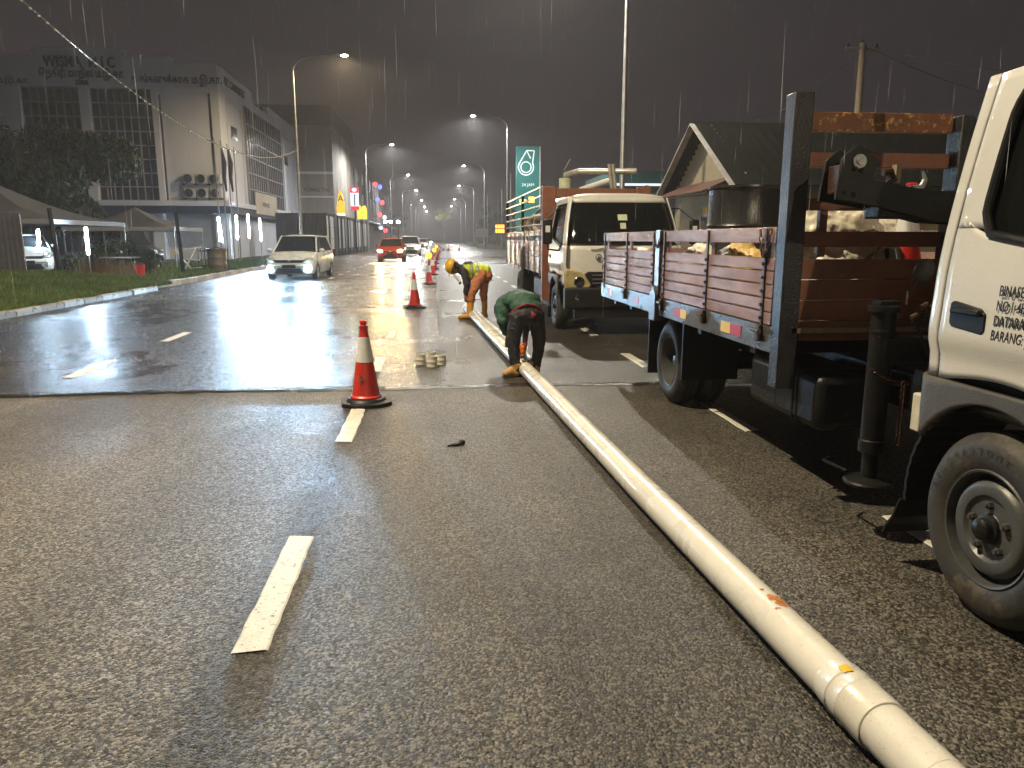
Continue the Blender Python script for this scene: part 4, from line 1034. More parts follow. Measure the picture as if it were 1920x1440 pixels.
# headboard
pL = wb(1.925, 2.035, 4.02, 4.13, .655, 2.27, 'corner_post', 'post_paint', bevel=.006)
wb(4.045, 4.155, 4.02, 4.13, .655, 2.27, 'corner_post', 'post_paint', bevel=.006)
for i in range(4): wb(2.037, 4.043, 4.06, 4.10, .925 + i*.117, 1.036 + i*.117, 'headboard_plank', 'maroon_dry', bevel=.003)
wb(2.037, 2.86, 4.05, 4.10, 2.075, 2.175, 'headboard_bar', 'peeling', bevel=.004)
wb(2.037, 2.86, 4.052, 4.098, 1.885, 1.965, 'headboard_bar', 'maroon_dry', bevel=.004)
wb(2.037, 4.043, 4.055, 4.10, 1.655, 1.72, 'headboard_bar', 'maroon_dry', bevel=.004)
wb(2.037, 4.043, 4.053, 4.10, 1.455, 1.54, 'headboard_bar', 'maroon_dry', bevel=.004)
wb(2.98, 4.043, 4.05, 4.10, 2.075, 2.15, 'headboard_bar', 'black_metal'); wb(2.98, 4.043, 4.05, 4.10, 1.885, 1.94, 'headboard_bar', 'black_metal')  # right half of the upper bars coloured black for the shade there
wb(2.865, 2.925, 3.98, 4.10, .93, 2.16, 'middle_post', 'post_paint', bevel=.005); wb(2.945, 2.972, 4.03, 4.10, .93, 2.16, 'middle_post', 'post_paint')
wb(2.14, 2.185, 4.07, 4.102, 1.40, 1.654, 'batten', 'maroon_dry')
# rear axle
for sd, xo in ((-1, 2.14), (1, 3.94)):
    wheel_truck(T1, xo - O1[0], 6.68 - O1[1], .385, sd, False); wheel_truck(T1, xo - sd * .24 - O1[0], 6.68 - O1[1], .385, sd, False)
wt([(2.3, 6.68, .385), (3.8, 6.68, .385)], .09, 'rear_axle', 'black_metal')
for yy in (6.17, 7.2): wb(2.1, 2.6, yy, yy + .02, .18 if yy > 7 else .30, .84, 'rear_mud_flap', 'black_plastic')
for yy in (6.17, 7.2): wb(3.5, 4.0, yy, yy + .02, .18 if yy > 7 else .30, .84, 'rear_mud_flap', 'black_plastic')
tk = wb(2.13, 2.56, 3.92, 4.86, .42, .74, 'fuel_tank', 'black_metal', bevel=.05)
for yy in (4.15, 4.2): wb(2.122, 2.568, yy, yy + .03, .412, .748, 'tank_strap', 'black_plastic', tk, bevel=.03)
wt([(2.2, 4.6, .74), (2.2, 4.6, .80)], .045, 'filler_cap', 'black_metal', tk)
# tail lamps
wb(2.1, 2.4, 8.665, 8.70, .80, .90, 'tail_lamp', 'red'); wb(3.7, 4.0, 8.665, 8.70, .80, .90, 'tail_lamp', 'red')
wb(2.06, 4.02, 1.36, 1.50, .42, .76, 'bumper', 'cab_paint', bevel=.04)
for x in (2.16, 3.66):
    wb(x, x + .28, 1.372, 1.40, .80, .98, 'headlamp', 'white_paint', bevel=.02)
# crane and outrigger
cr = wb(2.72, 3.30, 3.20, 3.80, .77, 1.30, 'crane_base', 'black_metal', bevel=.02)
wt([(3.05, 3.5, 1.3), (3.05, 3.5, 1.86)], .15, 'crane_column', 'black_metal', cr, 16)
m = MB(); bo = [(1.955, 1.69), (1.975, 1.885), (1.99, 1.90), (2.045, 1.945), (2.10, 1.925), (2.17, 1.87), (2.175, 1.85), (2.14, 1.83), (2.14, 1.785), (2.34, 1.75), (2.46, 1.735), (3.2, 1.72), (3.2, 1.55), (2.5, 1.58), (2.17, 1.655)]
for (ya, yb) in ((3.58, 3.60), (3.74, 3.76)):
    q_ = MB(); q_.prism([(a - O1[0], b_) for a, b_ in bo], 'Y', ya - O1[1], yb - O1[1]); q_.build('boom_plate', M['black_metal'], cr, bevel=.004)
wb(2.2, 3.2, 3.602, 3.738, 1.60, 1.70, 'boom', 'black_metal', cr, bevel=.01)
wb(1.99, 2.02, 3.602, 3.738, 1.72, 1.86, 'boom_head', 'rust_iron', cr, bevel=.008)
for (x, z, r) in ((2.06, 1.87, .034), (2.04, 1.835, .012), (2.075, 1.83, .012), (2.0, 1.725, .013), (2.05, 1.715, .013)):
    m = MB(); m.lathe([(0, 3.565 - O1[1]), (r * .5, 3.563 - O1[1]), (r * .55, 3.57 - O1[1]), (r, 3.57 - O1[1]), (r, 3.579 - O1[1])], (x - O1[0], 0, z), 'Y', 16); m.build('boom_pin', M['galv'] if r > .03 else M['black_plastic'], cr, smooth=True)
wt([(2.13, 3.66, 1.80), (2.16, 3.62, 1.77), (2.22, 3.60, 1.76), (2.26, 3.6, 1.79), (2.24, 3.6, 1.825), (2.20, 3.6, 1.82)], .018, 'hook_block', 'rust_iron', cr)
wt([(2.36, 3.62, 1.745), (2.42, 3.62, 1.75), (2.44, 3.62, 1.79), (2.425, 3.62, 1.83)], [.016, .018, .014, .006], 'hook', 'galv', cr)
wb(2.27, 2.295, 3.60, 3.64, 1.77, 1.86, 'latch', 'wood', cr)
og = wb(2.18, 2.72, 3.42, 3.54, .90, 1.02, 'outrigger_beam', 'black_metal', bevel=.01)
m = MB(); m.lathe([(.0, 1.18), (.052, 1.18), (.075, 1.175), (.075, 1.15), (.058, 1.148), (.058, 1.06), (.062, 1.058), (.062, 1.045), (.058, 1.043), (.058, .50), (.064, .495), (.064, .435), (.056, .43), (.04, .425), (.04, .30), (.115, .285), (.122, .275), (.12, .262), (0, .262)], (2.20 - O1[0], 3.48 - O1[1], 0), 'Z', 24)
lg = m.build('outrigger_leg', M['black_metal'], og, smooth=True)
wb(2.16, 2.26, 3.45, 3.53, 1.181, 1.20, 'leg_cap', 'black_metal', og)
chain('chain', (2.14, 3.44, .86), (2.30, 3.40, .80), .02, 10, og, O1)
chain('chain', (2.28, 3.39, .80), (2.28, 3.39, .50), 0, 18, og, O1)
wt([(2.12, 3.55, .31), (2.10, 3.62, .315), (2.10, 3.75, .31), (2.16, 3.8, .31)], .008, 'leg_handle', 'black_metal', og, 6)
for i, (dx, dz) in enumerate(((0, 0), (.045, .05), (.09, .045), (.14, .02))):
    lv = wt([(2.42 + dx * .6, 3.36, .86), (2.26 + dx, 3.34, 1.13 + dz)], .007, 'control_lever', 'black_metal', cr, 6)
    wt([(2.26 + dx - .012, 3.34, 1.13 + dz), (2.26 + dx + .02, 3.34, 1.145 + dz)], .014, 'lever_knob', 'rust_iron', lv, 8)
wb(2.36, 2.66, 3.30, 3.44, .78, .88, 'valve_block', 'rust_iron', cr, bevel=.01)
m = MB(); m.ell((2.40 - O1[0], 3.5 - O1[1], 1.345), (.05, .045, .062), Matrix.Rotation(.3, 3, 'Y')); wl_ = m.build('work_lamp', M['grey_plastic'], cr, smooth=True)
wt([(2.37, 3.5, 1.30), (2.33, 3.5, 1.24), (2.33, 3.5, 1.18)], .010, 'lamp_bracket', 'rust_iron', wl_, 6)
for dx in (0, .035):
    wt([(2.46 + dx, 2.86, 2.16), (2.455 + dx, 2.87, 2.5), (2.44 + dx, 2.9, 2.95)], .016, 'hydraulic_hose', 'black_plastic', cr, 8)
wb(2.7, 2.95, 3.1, 3.3, .5, .68, 'air_tank', 'black_metal', bevel=.04)
wb(2.2, 2.34, 3.13, 3.2, .62, .80, 'pale_bracket', 'bag', bevel=.01)

# ---------------- load on the bed: things of their own
M['sack_y'] = pm('yellow_sack', (0.52, 0.36, 0.13), .5, 0, .15, 5, .4, 18)
M['drum_black'] = pm('black_drum_paint', (0.030, 0.030, 0.032), .32, .2, .4, 4, .2, 30, rust=((0.19, 0.14, 0.06), .24, 7), stretch=(1, 1, .35), drops=60)
def bag(label, lobes, mat='bag', name='plastic_bag', loc=(0, 0, 0), group='bags on the truck bed', print_=None):
    m = MB()
    for c, r in lobes: m.ell(c, r)
    o = m.blob(name, M[mat], None, .016, 2, (.10, .085), loc=loc); tag(o, label, 'bag', group)
    return o
bag('crumpled cream plastic bag behind the headboard', [((0, 0, .25), (.30, .25, .30)), ((.1, .02, .55), (.24, .2, .22)), ((-.12, 0, .52), (.2, .18, .22))], loc=(2.50, 4.62, .97))
bag('white plastic bag slumped right of the cream bag', [((0, 0, .25), (.26, .22, .28)), ((.05, .0, .5), (.18, .16, .18))], loc=(2.86, 4.70, .95))
bag('yellow sack with red print showing through the side gap', [((0, 0, .2), (.14, .42, .24)), ((0, .1, .32), (.12, .25, .16))], 'sack_y', 'sack', (2.13, 5.05, 1.0))
bag('pale sack near the middle of the side gap', [((0, 0, .2), (.14, .36, .24)), ((0, -.1, .32), (.1, .2, .14))], 'bag', 'sack', (2.14, 6.0, 1.0))
bag('pale rolled sheet at the rear of the bed', [((0, 0, .18), (.12, .6, .18)), ((0, .3, .22), (.1, .2, .2))], 'bag', 'sack', (2.16, 7.4, 1.0))
t = thing('oil_drum', 'scratched black oil drum standing on the truck bed', 'drum', (2.56, 6.1, 1.003))
m = MB(); m.lathe([(0, 0), (.3, 0), (.31, .01), (.3, .02), (.3, .28), (.312, .30), (.3, .32), (.3, .58), (.312, .60), (.3, .62), (.3, .885), (.312, .9), (.31, .915), (.295, .915), (.29, .89), (0, .89)], seg=40); m.build('shell', M['drum_black'], t, smooth=True)
m = MB(); m.lathe([(.03, .89), (.03, .905), (0, .905)], (.18, 0, 0), seg=12); m.build('bung', M['rust_iron'], t)

# ---------------- second truck
O2 = (2.92, 14.0, 0.0)
T2 = thing('stake_truck', 'white stake bed truck facing the camera behind the plank bed', 'truck', O2)
cab2 = Cab(T2, 2.92, 13.15, 12.55, M['cab_white'], M['cab_glass2'], O2); cab2.build()
yf2 = cab2.yf
def w2(x0, x1, y0, y1, z0, z1, name, mat, parent=None, bevel=0.0): return wb(x0, x1, y0, y1, z0, z1, name, mat, parent, bevel, O2, T2)
def t2(pts, r, name, mat, parent=None, seg=10): return wt(pts, r, name, mat, parent, seg, O2, T2)
fp2 = [o for o in T2.children if o.name.startswith('front_panel')][0]
m = MB(); m.prism([(-.5, .78), (.5, .78), (.62, .96), (.56, 1.0), (-.56, 1.0), (-.62, .96)], 'Y', yf2 - .035 - O2[1], yf2 + .03 - O2[1]); gr = m.build('grille', M['black_plastic'], fp2, bevel=.01)
for i in range(3):
    m = MB(); m.bx(-.5, .5, yf2 - .05 - O2[1], yf2 - .036 - O2[1], .81 + i*.06, .835 + i*.06); m.build('grille_bar', M['grey_plastic'], gr, bevel=.004)
M['lamp_lens'] = pm('yellowed_headlamp_lens', (0.42, 0.36, 0.18), .15, 0, .3, 8, coat=.8)
for sd in (-1, 1):
    m = MB(); pl = [(.92, .74), (.56, .72), (.50, .80), (.66, .99), (.90, 1.05), (.93, .95)]
    m.prism([(sd * a, b_) for a, b_ in pl], 'Y', yf2 - .012 - O2[1], yf2 + .11 - O2[1]); hl = m.build('headlamp', M['lamp_lens'], T2, bevel=.02)
    m = MB(); m.lathe([(0, yf2 - .018 - O2[1]), (.075, yf2 - .022 - O2[1]), (.085, yf2 - .013 - O2[1])], (sd * .70, 0, .84), 'Y', 20); m.build('reflector', M['chrome'], hl, smooth=True)
bp_ = w2(1.99, 3.85, yf2 - .06, yf2 + .12, .42, .76, 'bumper', 'black_plastic', bevel=.03)
for sd in (-1, 1):
    m = MB(); m.lathe([(0, yf2 - .075 - O2[1]), (.04, yf2 - .072 - O2[1]), (.05, yf2 - .061 - O2[1])], (sd * .72, 0, .60), 'Y', 16); m.build('fog_lamp', M['chrome'], bp_, smooth=True)
w2(2.65, 3.15, yf2 - .07, yf2 - .061, .47, .58, 'number_plate', 'black_metal', bp_)
w2(2.15, 3.7, yf2 - .04, yf2 + .1, .28, .419, 'lower_apron', 'black_metal')
text_mesh('maker_letters', 'HINO 300', .085, M['ink'], fp2, (-.35, yf2 - .012 - O2[1], 1.03), FR, .006, sx=1.1, bold=.001)
text_mesh('maker_letters', 'XZU720', .05, M['ink'], fp2, (-.35, yf2 - .012 - O2[1], 1.10), FR, .006, sx=1.3, shear=.2)
m = MB(); m.lathe([(.05, yf2 - .006 - O2[1]), (.042, yf2 - .014 - O2[1]), (.036, yf2 - .006 - O2[1])], (-.40, 0, 1.22), 'Y', 20); m.prism([(-.43, 1.19), (-.37, 1.19), (-.40, 1.25)], 'Y', yf2 - .012 - O2[1], yf2 - .004 - O2[1]); m.build('round_badge', M['rail_steel'], fp2)
wsc = [o for o in T2.children if o.name.startswith('windscreen')][0]
def scr(x, z, w, h, mat, nm):
    y = cab2.YF(z) - .02; m = MB(); m.grid([[(x - O2[0] - w/2, cab2.YF(z - h/2) - .012 - O2[1], z - h/2), (x - O2[0] + w/2, cab2.YF(z - h/2) - .012 - O2[1], z - h/2)], [(x - O2[0] - w/2, cab2.YF(z + h/2) - .012 - O2[1], z + h/2), (x - O2[0] + w/2, cab2.YF(z + h/2) - .012 - O2[1], z + h/2)]]); m.build(nm, M[mat], wsc, solid=.002)
M['decal'] = pm('pale_green_sticker', (0.55, 0.6, 0.45), .4)
scr(2.93, 1.83, .15, .09, 'decal', 'screen_sticker'); scr(2.93, 1.70, .09, .09, 'decal', 'screen_sticker')
for x0, x1 in ((2.35, 2.85), (3.1, 3.6)):
    t2([(x0, yf2 - .02, 1.41), (x0 + .08, yf2 - .035, 1.425), (x1, yf2 - .02, 1.475)], .011, 'wiper', 'black_plastic', None, 6)
for sd, x in ((-1, 1.74), (1, 4.08)):
    xe = 2.92 + sd * .92
    mr_ = w2(x - .075, x + .075, 11.66, 11.74, 1.42, 1.80, 'side_mirror', 'black_plastic', bevel=.03)
    t2([(xe, 11.95, 1.40), (xe + sd*.06, 11.8, 1.32), (x - sd*.02, 11.72, 1.34), (x, 11.72, 1.44)], .014, 'mirror_arm', 'black_plastic', mr_, 8)
    t2([(x, 11.72, 1.80), (xe + sd*.06, 11.95, 1.98), (xe - sd*.04, 12.15, 1.98)], .012, 'mirror_arm', 'black_plastic', mr_, 8)
    w2(x - .035, x + .035, 11.652, 11.659, 1.6, 1.7, 'mirror_sticker', 'white_paint', mr_)
# bed of truck 2
for x in (2.5, 3.26): w2(x, x + .09, 12.2, 20.3, .56, .76, 'chassis_rail', 'black_metal')
w2(1.97, 3.87, 13.75, 20.6, .90, .94, 'bed_floor', 'wood')
hb2 = w2(1.93, 2.17, 13.60, 13.74, .40, 2.42, 'headboard_post', 'maroon_dry', bevel=.006); w2(3.67, 3.91, 13.60, 13.74, .40, 2.42, 'headboard_post', 'maroon_dry', bevel=.006)
for z in (.95, 1.13, 1.31, 1.49, 1.68, 1.98, 2.24): w2(2.171, 3.669, 13.62, 13.72, z, z + .15, 'headboard_plank', 'maroon_dry')
M['rack_white'] = pm('pale_rack_steel', (0.5, 0.48, 0.44), .3, .3, .15, 6)
plank_side(T2, O2[:2], 1.935, .03, [(13.76, 17.0), (17.05, 20.6)], .86, 1.47, 6, (1.555, 1.66), 6, bars=[13.9, 14.7, 15.6, 16.4, 17.4, 18.3, 19.3, 20.4])
plank_side(T2, O2[:2], 3.905, .03, [(13.76, 17.0), (17.05, 20.6)], .86, 1.47, 6, (1.555, 1.66), 6, bars=[14.7, 16.4, 18.3, 20.4], sd=1)
for i, z in enumerate((1.76, 1.93, 2.10, 2.27, 2.43)):
    for x in (1.945, 3.895): t2([(x, 13.76, z), (x, 20.55, z + .02)], .018, 'rack_rail', 'rack_white', None, 8)
for y in (13.8, 16.9, 20.5):
    for x in (1.955, 3.885): w2(x - .03, x + .03, y - .03, y + .03, 1.66, 2.46, 'rack_post', 'black_metal')
m = MB(); m.ell((1.9 - O2[0], 16.4 - O2[1], 1.05), (.05, .06, .28)); m.tube([(1.9 - O2[0], 16.4 - O2[1], .85), (1.88 - O2[0], 16.4 - O2[1], .2)], .03, 6); m.build('hanging_roll', M['grey_plastic'], T2, smooth=True)
for sd, xo in ((-1, 2.0), (1, 3.84)):
    wheel_truck(T2, xo - O2[0], 18.0 - O2[1], .385, sd, False); wheel_truck(T2, xo - sd * .24 - O2[0], 18.0 - O2[1], .385, sd, False)
w2(2.0, 2.5, 17.4, 17.42, .25, .85, 'rear_mud_flap', 'black_plastic'); w2(2.0, 2.45, 14.2, 15.3, .38, .78, 'fuel_tank', 'black_metal', bevel=.05)
wt([(2.1, 18.0, .385), (3.7, 18.0, .385)], .09, 'rear_axle', 'black_metal', None, 10, O2, T2)
# folded crane tubes over the cab of truck 2
c2 = t2([(2.65, 15.4, 2.42), (2.65, 15.4, 2.70)], .13, 'crane_swivel', 'decal', None, 14)
t2([(2.65, 15.4, 2.76), (2.85, 15.0, 2.80), (3.9, 14.6, 2.78)], [.06, .06, .055], 'crane_boom', 'rack_white', c2, 12)
t2([(2.9, 15.1, 2.45), (3.5, 14.8, 2.64)], .06, 'crane_ram', 'cab_white', c2, 12)
for dx in (0, .07): t2([(3.45 + dx, 14.7, 2.42), (3.38 + dx, 14.7, 2.92)], .035, 'crane_support', 'rack_white', c2, 8)
t2([(2.62, 15.4, 2.86), (2.72, 15.3, 3.06)], .012, 'crane_lever', 'rack_white', c2, 6)
# mixed load behind the rack
M['tarp'] = pm('black_tarpaulin', (0.035, 0.04, 0.04), .35, 0, .3, 4, .4, 12)
m = MB(); m.ell((0, 0, .6), (.82, 1.6, .85)); m.ell((.1, 1.9, .6), (.8, 1.4, .8)); m.ell((-.1, -1.6, .55), (.75, 1.4, .8))
o = m.blob('covered_load', M['tarp'], None, .05, 5, (.18, .35), loc=(2.95, 17.0, .96)); tag(o, 'dark tarpaulin covered heap filling the stake truck bed', 'load')
for i in range(9):
    y = 14.3 + i * .42; m = MB(); c = Vector((0, 0, 0)); m.tube([(0, .18*math.cos(k_*math.pi/8), .18*math.sin(k_*math.pi/8)) for k_ in range(17)], .035, 6, False)
    o = m.build('hose_coil', M['wood' if i % 2 else 'rack_white'], smooth=True, loc=(2.12, y, 1.80)); tag(o, f'coiled {"brown" if i % 2 else "pale"} hose behind the truck rack, {(ORD + ["eighth", "ninth"])[i].replace("nearest", "first")} from the headboard', 'hose coil', 'hose coils on the stake truck'); o.rotation_euler = (0, 0, R(20 + 9*i % 50))

# ================================================================== vehicles on the carriageway
M['car_glass'] = glass_dark('car_window_glass', (0.02, 0.022, 0.024), .06)
M['head_cold'] = em('cold_fog_lamp', (0.50, 0.82, 1.0), 110)
M['head_warm'] = em('warm_headlamp', (1.0, 0.74, 0.30), 90)
M['head_white'] = em('white_headlamp', (0.95, 0.97, 1.0), 200)
M['lamp_clear'] = pm('clear_headlamp', (0.55, 0.55, 0.5), .1, .4, .2, 9, coat=1)
def car(name, label, loc, rz, L, Wd, H, paint, y1=.95, y2=1.75, y3=None, y4=None, hood=.98, lights=None, low=False, spots=None, cat='car'):
    """front at local y = 0 pointing to -y"""
    t = thing(name, label, cat, loc, rz); w = Wd / 2
    y3 = y3 or L - .55; y4 = y4 or L - .08
    st_ = [(0, .72, .30, .56), (.05, .86, .24, .66), (.14, .94, .21, .74), (.32, .985, .20, .82), (.7, 1, .2, hood - .06), (y1, 1, .2, hood), (L*.45, 1, .2, hood + .02), (L*.7, 1, .2, hood + .05), (L - .35, .985, .22, hood + .06), (L - .1, .95, .26, hood + .05), (L, .86, .34, hood - .02)]
    rows = []
    for (y, f, zb, zt) in st_:
        a = w * f; half = [(0, zb), (.8*a, zb), (.94*a, zb + .05), (a, zb + .22), (a, zt - .22), (.985*a, zt - .10), (.93*a, zt - .02), (.78*a, zt + .015), (.4*a, zt + .035), (0, zt + .04)]
        ring = [(x, y, z) for x, z in half] + [(-x, y, z) for x, z in reversed(half[:-1])]
        rows.append(ring)
    m = MB(); m.grid(rows); m.add(rows[0], [tuple(range(len(rows[0]) - 1))]); m.add(rows[-1], [tuple(range(len(rows[-1]) - 1))])
    body = m.build('body', paint, t, smooth=True)
    bw, tw = w * .93, w * .74; zb = hood - .02; zt = H - .04
    q = lambda sx_, y, z, ww: (sx_ * ww, y, z)
    def cur(u, ww, y, z, bow): return (u * ww, y + bow * u * u, z)
    m = MB(); m.grid([[cur(u, bw*.96 + (tw*.96 - bw*.96) * f, y1 + (y2 - y1) * f - .02, zb + (zt - zb) * f, .12 * (1 - f) + .06) for u in [k/6 for k in range(-6, 7)]] for f in (0, .33, .66, 1)]); m.build('windscreen', M['car_glass'], t, smooth=True)
    m = MB(); m.grid([[cur(u, bw*.94 + (tw*.94 - bw*.94) * f, y4 + (y3 - y4) * f, zb + .05 + (zt - zb - .05) * f, -.08) for u in [k/6 for k in range(-6, 7)]] for f in (0, .5, 1)]); m.build('rear_window', M['car_glass'], t, smooth=True)
    m = MB(); m.grid([[(u * tw, y + (.06 * u * u if i == 0 else (-.06 * u * u if i == 6 else 0)), zt + (.06 * (1 - abs(u) ** 3)) * (.25 if i in (0, 6) else 1)) for u in [k/6 for k in range(-6, 7)]] for i, y in enumerate([y2 - .02 + (y3 - y2 + .02) * k/6 for k in range(7)])]); m.build('roof', paint, t, smooth=True, solid=.02)
    ym = y1 + (y4 - y1) * .48
    for s in (-1, 1):
        b0, b1, b2_, b3 = (s*bw, y1 + .14, zb), (s*tw, y2 + .06, zt), (s*tw, y3 - .06, zt), (s*bw, y4 - .1, zb + .05)
        mid0, mid1 = (s*bw, ym, zb + .02), (s*tw, ym, zt)
        m = MB(); m.grid([[b0, mid0], [b1, mid1]]); m.build('side_window', M['car_glass'], t)
        m = MB(); m.grid([[mid0, b3], [mid1, b2_]]); m.build('side_window', M['car_glass'], t)
        for p, r_, ww in ((b0, b1, .07), (mid0, mid1, .07), (b3, b2_, .13)):
            m = MB(); m.beam((p[0]*1.0, p[1], p[2] - .04), (r_[0]*1.0, r_[1], r_[2] + .02), .05, ww, (0, 1, 0)); m.build('pillar', paint if ww != .07 or p is b0 else M['black_plastic'], t, bevel=.015)
        m = MB(); m.beam(b1, b2_, .05, .05); m.build('roof_rail', paint, t, bevel=.01)
        m = MB(); m.ell((s*(w + .09), y1 + .35, hood + .07), (.10, .07, .075)); m.build('side_mirror', paint, t, smooth=True)
        for yw in (.78, L - .78):
            m = MB(); m.lathe([(.19, s*(w - .16)), (.29, s*(w - .16)), (.30, s*(w - .1)), (.30, s*(w - .02)), (.28, s*(w + .012)), (.2, s*(w + .004))], (0, yw, .30), 'X', 28); wh = m.build('wheel', M['rubber'], t, smooth=True)
            m = MB(); m.lathe([(.2, s*(w + .004)), (.19, s*(w - .03)), (.05, s*(w - .01)), (0, s*(w - .01))], (0, yw, .30), 'X', 20); m.build('rim', M['galv'], wh, smooth=True)
            m = MB(); m.lathe([(.30, s*(w + .004)), (.355, s*(w + .006)), (.36, s*(w - .05))], (0, yw, .30), 'X', 28, 0, math.pi) if False else m.lathe([(.305, s*(w + .003)), (.36, s*(w + .005))], (0, yw, .31), 'X', 24); m.build('wheel_arch', M['black_plastic'], t)
        m = MB(); m.ell((s*w*.74, .17, hood - .27), (.20, .16, .085), Matrix.Rotation(s*.45, 3, 'Z') @ Matrix.Rotation(-s*.25, 3, 'Y')); m.build('headlamp', lights if (lights and not low) else M['lamp_clear'], t, smooth=True)
        if low:
            m = MB(); m.ell((s*w*.78, -.005, .41), (.115, .07, .10)); m.build('fog_lamp', lights, t, smooth=True)
        m = MB(); m.ell((s*w*.86, L - .06, hood - .1), (.1, .07, .2)); m.build('tail_lamp', M['red'], t, smooth=True)
    m = MB(); m.prism([(-w*.55, hood - .36), (w*.55, hood - .36), (w*.64, hood - .26), (-w*.64, hood - .26)], 'Y', .0, .1); g_ = m.build('grille', M['black_plastic'], body, bevel=.01)
    m = MB(); m.ell((0, -.005, hood - .30), (.07, .02, .04)); m.build('badge', M['chrome'], g_)
    m = MB(); m.prism([(-w*.62, .27), (w*.62, .27), (w*.5, .44), (-w*.5, .44)], 'Y', -.01, .1); m.build('lower_intake', M['black_plastic'], body, bevel=.01)
    m = MB(); m.bx(-.24, .24, -.035, -.012, .45, .565); np_ = m.build('number_plate', M['black_metal'], body)
    if spots:
        for s in (-1, 1):
            ld = bpy.data.lights.new('beam', 'SPOT'); ld.energy = spots[1]; ld.color = spots[0]; ld.spot_size = R(70); ld.spot_blend = .8; ld.shadow_soft_size = .05
            lo = bpy.data.objects.new('beam', ld); COL.objects.link(lo); lo.parent = t; lo.location = (s*w*.78, -.12, .42 if low else hood - .27); lo.rotation_euler = (R(-86), 0, 0)
    return t
P_white = pm('pearl_white_car_paint', (0.62, 0.60, 0.54), .28, 0, .05, 2, coat=.6, drops=30)
P_red = pm('red_car_paint', (0.42, 0.035, 0.02), .3, 0, .08, 2, coat=.7)
P_silver = pm('silver_car_paint', (0.42, 0.43, 0.44), .3, .4, .08, 2, coat=.6)
P_dark = pm('dark_blue_car_paint', (0.02, 0.022, 0.035), .3, 0, .1, 2, coat=.6)
car('white_minivan', 'cream white minivan driving towards the camera with bright cold fog lamps', (-5.25, 27.9, .012), R(-3), 4.25, 1.74, 1.62, P_white, .85, 1.75, 3.85, 4.15, 1.0, M['head_cold'], True, ((.38, .68, 1.0), 1300))
car('red_hatchback', 'red hatchback with warm yellow headlamps in the middle lane', (-2.9, 49.5, .012), R(-1), 3.8, 1.68, 1.52, P_red, .85, 1.55, 3.3, 3.7, .98, M['head_warm'], False, ((1, .66, .26), 700))
car('white_car', 'white car with dazzling headlamps right behind the red hatchback', (-2.2, 66.0, .012), 0, 4.6, 1.86, 1.72, P_white, .95, 1.75, 4.0, 4.5, 1.05, M['head_white'], False, ((.95, .97, 1), 250))
car('distant_car', 'pale car far down the road with yellowish glare', (-2.0, 112.0, .012), 0, 4.3, 1.75, 1.5, P_silver, lights=M['head_warm'])
car('distant_car', 'small car at the far end of the road with cold white lamps', (-1.6, 185.0, .012), 0, 4.3, 1.75, 1.5, P_silver, lights=M['head_white'])
car('parked_car', 'white car parked nose out beneath the large tent', (-14.0, 27.6, .2), R(28), 4.2, 1.7, 1.45, P_white)
car('parked_jeep', 'dark high car parked behind the bush', (-14.6, 41.0, .12), R(60), 4.2, 1.8, 1.8, P_dark, .95, 1.3, 3.8, 4.1, 1.05)

# ================================================================== right side: house, petrol station, poles
M['siding'] = pm('yellow_painted_boards', (0.24, 0.20, 0.12), .6, 0, .2, 2, .2, 30, rust=((0.2, 0.16, 0.09), .15, 3))
M['roof_sheet'] = pm('mossy_dark_roof', (0.010, 0.010, 0.008), .85, 0, .4, 1.2, .3, 12, rust=((0.02, 0.02, 0.012), .2, 2), spec=.08)
M['barge'] = pm('weathered_pale_board', (0.30, 0.28, 0.25), .6, 0, .25, 3, .2, 30)
hs = thing('wooden_house', 'low wooden house with yellow boards and steep gable behind the trucks', 'house', (9.0, 24.7, 0))
nb = 20
for i in range(nb):
    z = .3 + i * .155; hw_ = 3.2
    m = MB(); m.beam((-.02, -hw_, z + .08), (-.02, hw_, z + .08), .155, .03, (1, 0, .18)); m.v = [v for v in m.v]
    m.build('wall_board', M['siding'], hs)
for i in range(11):
    z = 3.4 + i * .155; hw_ = 3.2 * max(0.08, (5.1 - z) / 1.95)
    m = MB(); m.beam((-.02, -hw_, z + .08), (-.02, hw_, z + .08), .155, .03, (1, 0, .18)); m.build('gable_board', M['siding'], hs)
m = MB(); m.bx(.02, 12, -3.2, 3.2, 0, 3.2); m.build('wall', M['siding'], hs)
for s in (-1, 1):
    m = MB(); rr = []
    for i in range(73):
        x = -.55 + 13 * i / 72; o_ = .004 * (1 if i % 2 else -1)
        rr.append([(x, s * (-.02), 5.22 + o_), (x, s * 3.75, 3.0 + o_)])
    m.grid(rr); m.build('roof_slope', M['roof_sheet'], hs, solid=.02)
    m = MB(); m.beam((-.58, s*.0, 5.16), (-.58, s*3.75, 2.94), .04, .22, (1, 0, 0)); m.build('bargeboard', M['barge'], hs)
m = MB(); m.beam((-.7, -2.0, 2.9), (-.7, 2.2, 2.9), .06, .06); m.grid([[(-.02, -2.6, 3.35), (-.02, 2.4, 3.35)], [(-1.1, -2.6, 2.9), (-1.1, 2.4, 2.9)]]); m.build('awning', pm('rusty_red_sheet', (.09, .04, .03), .5, 0, .3, 3), hs, solid=.02)
m = MB(); m.bx(-.06, .0, -1.0, .3, 1.2, 2.5); wv_ = m.build('window', M['glass'], hs)
m = MB(); m.bx(-.08, -.061, -1.1, .4, 2.5, 2.6); m.bx(-.08, -.061, -1.1, .4, 1.1, 1.2); m.bx(-.08, -.061, -.4, -.34, 1.2, 2.5); m.build('window_frame', M['barge'], wv_)
t = thing('petrol_sign', 'tall teal petrol station sign with a white drop emblem', 'sign', (9.15, 75, 0))
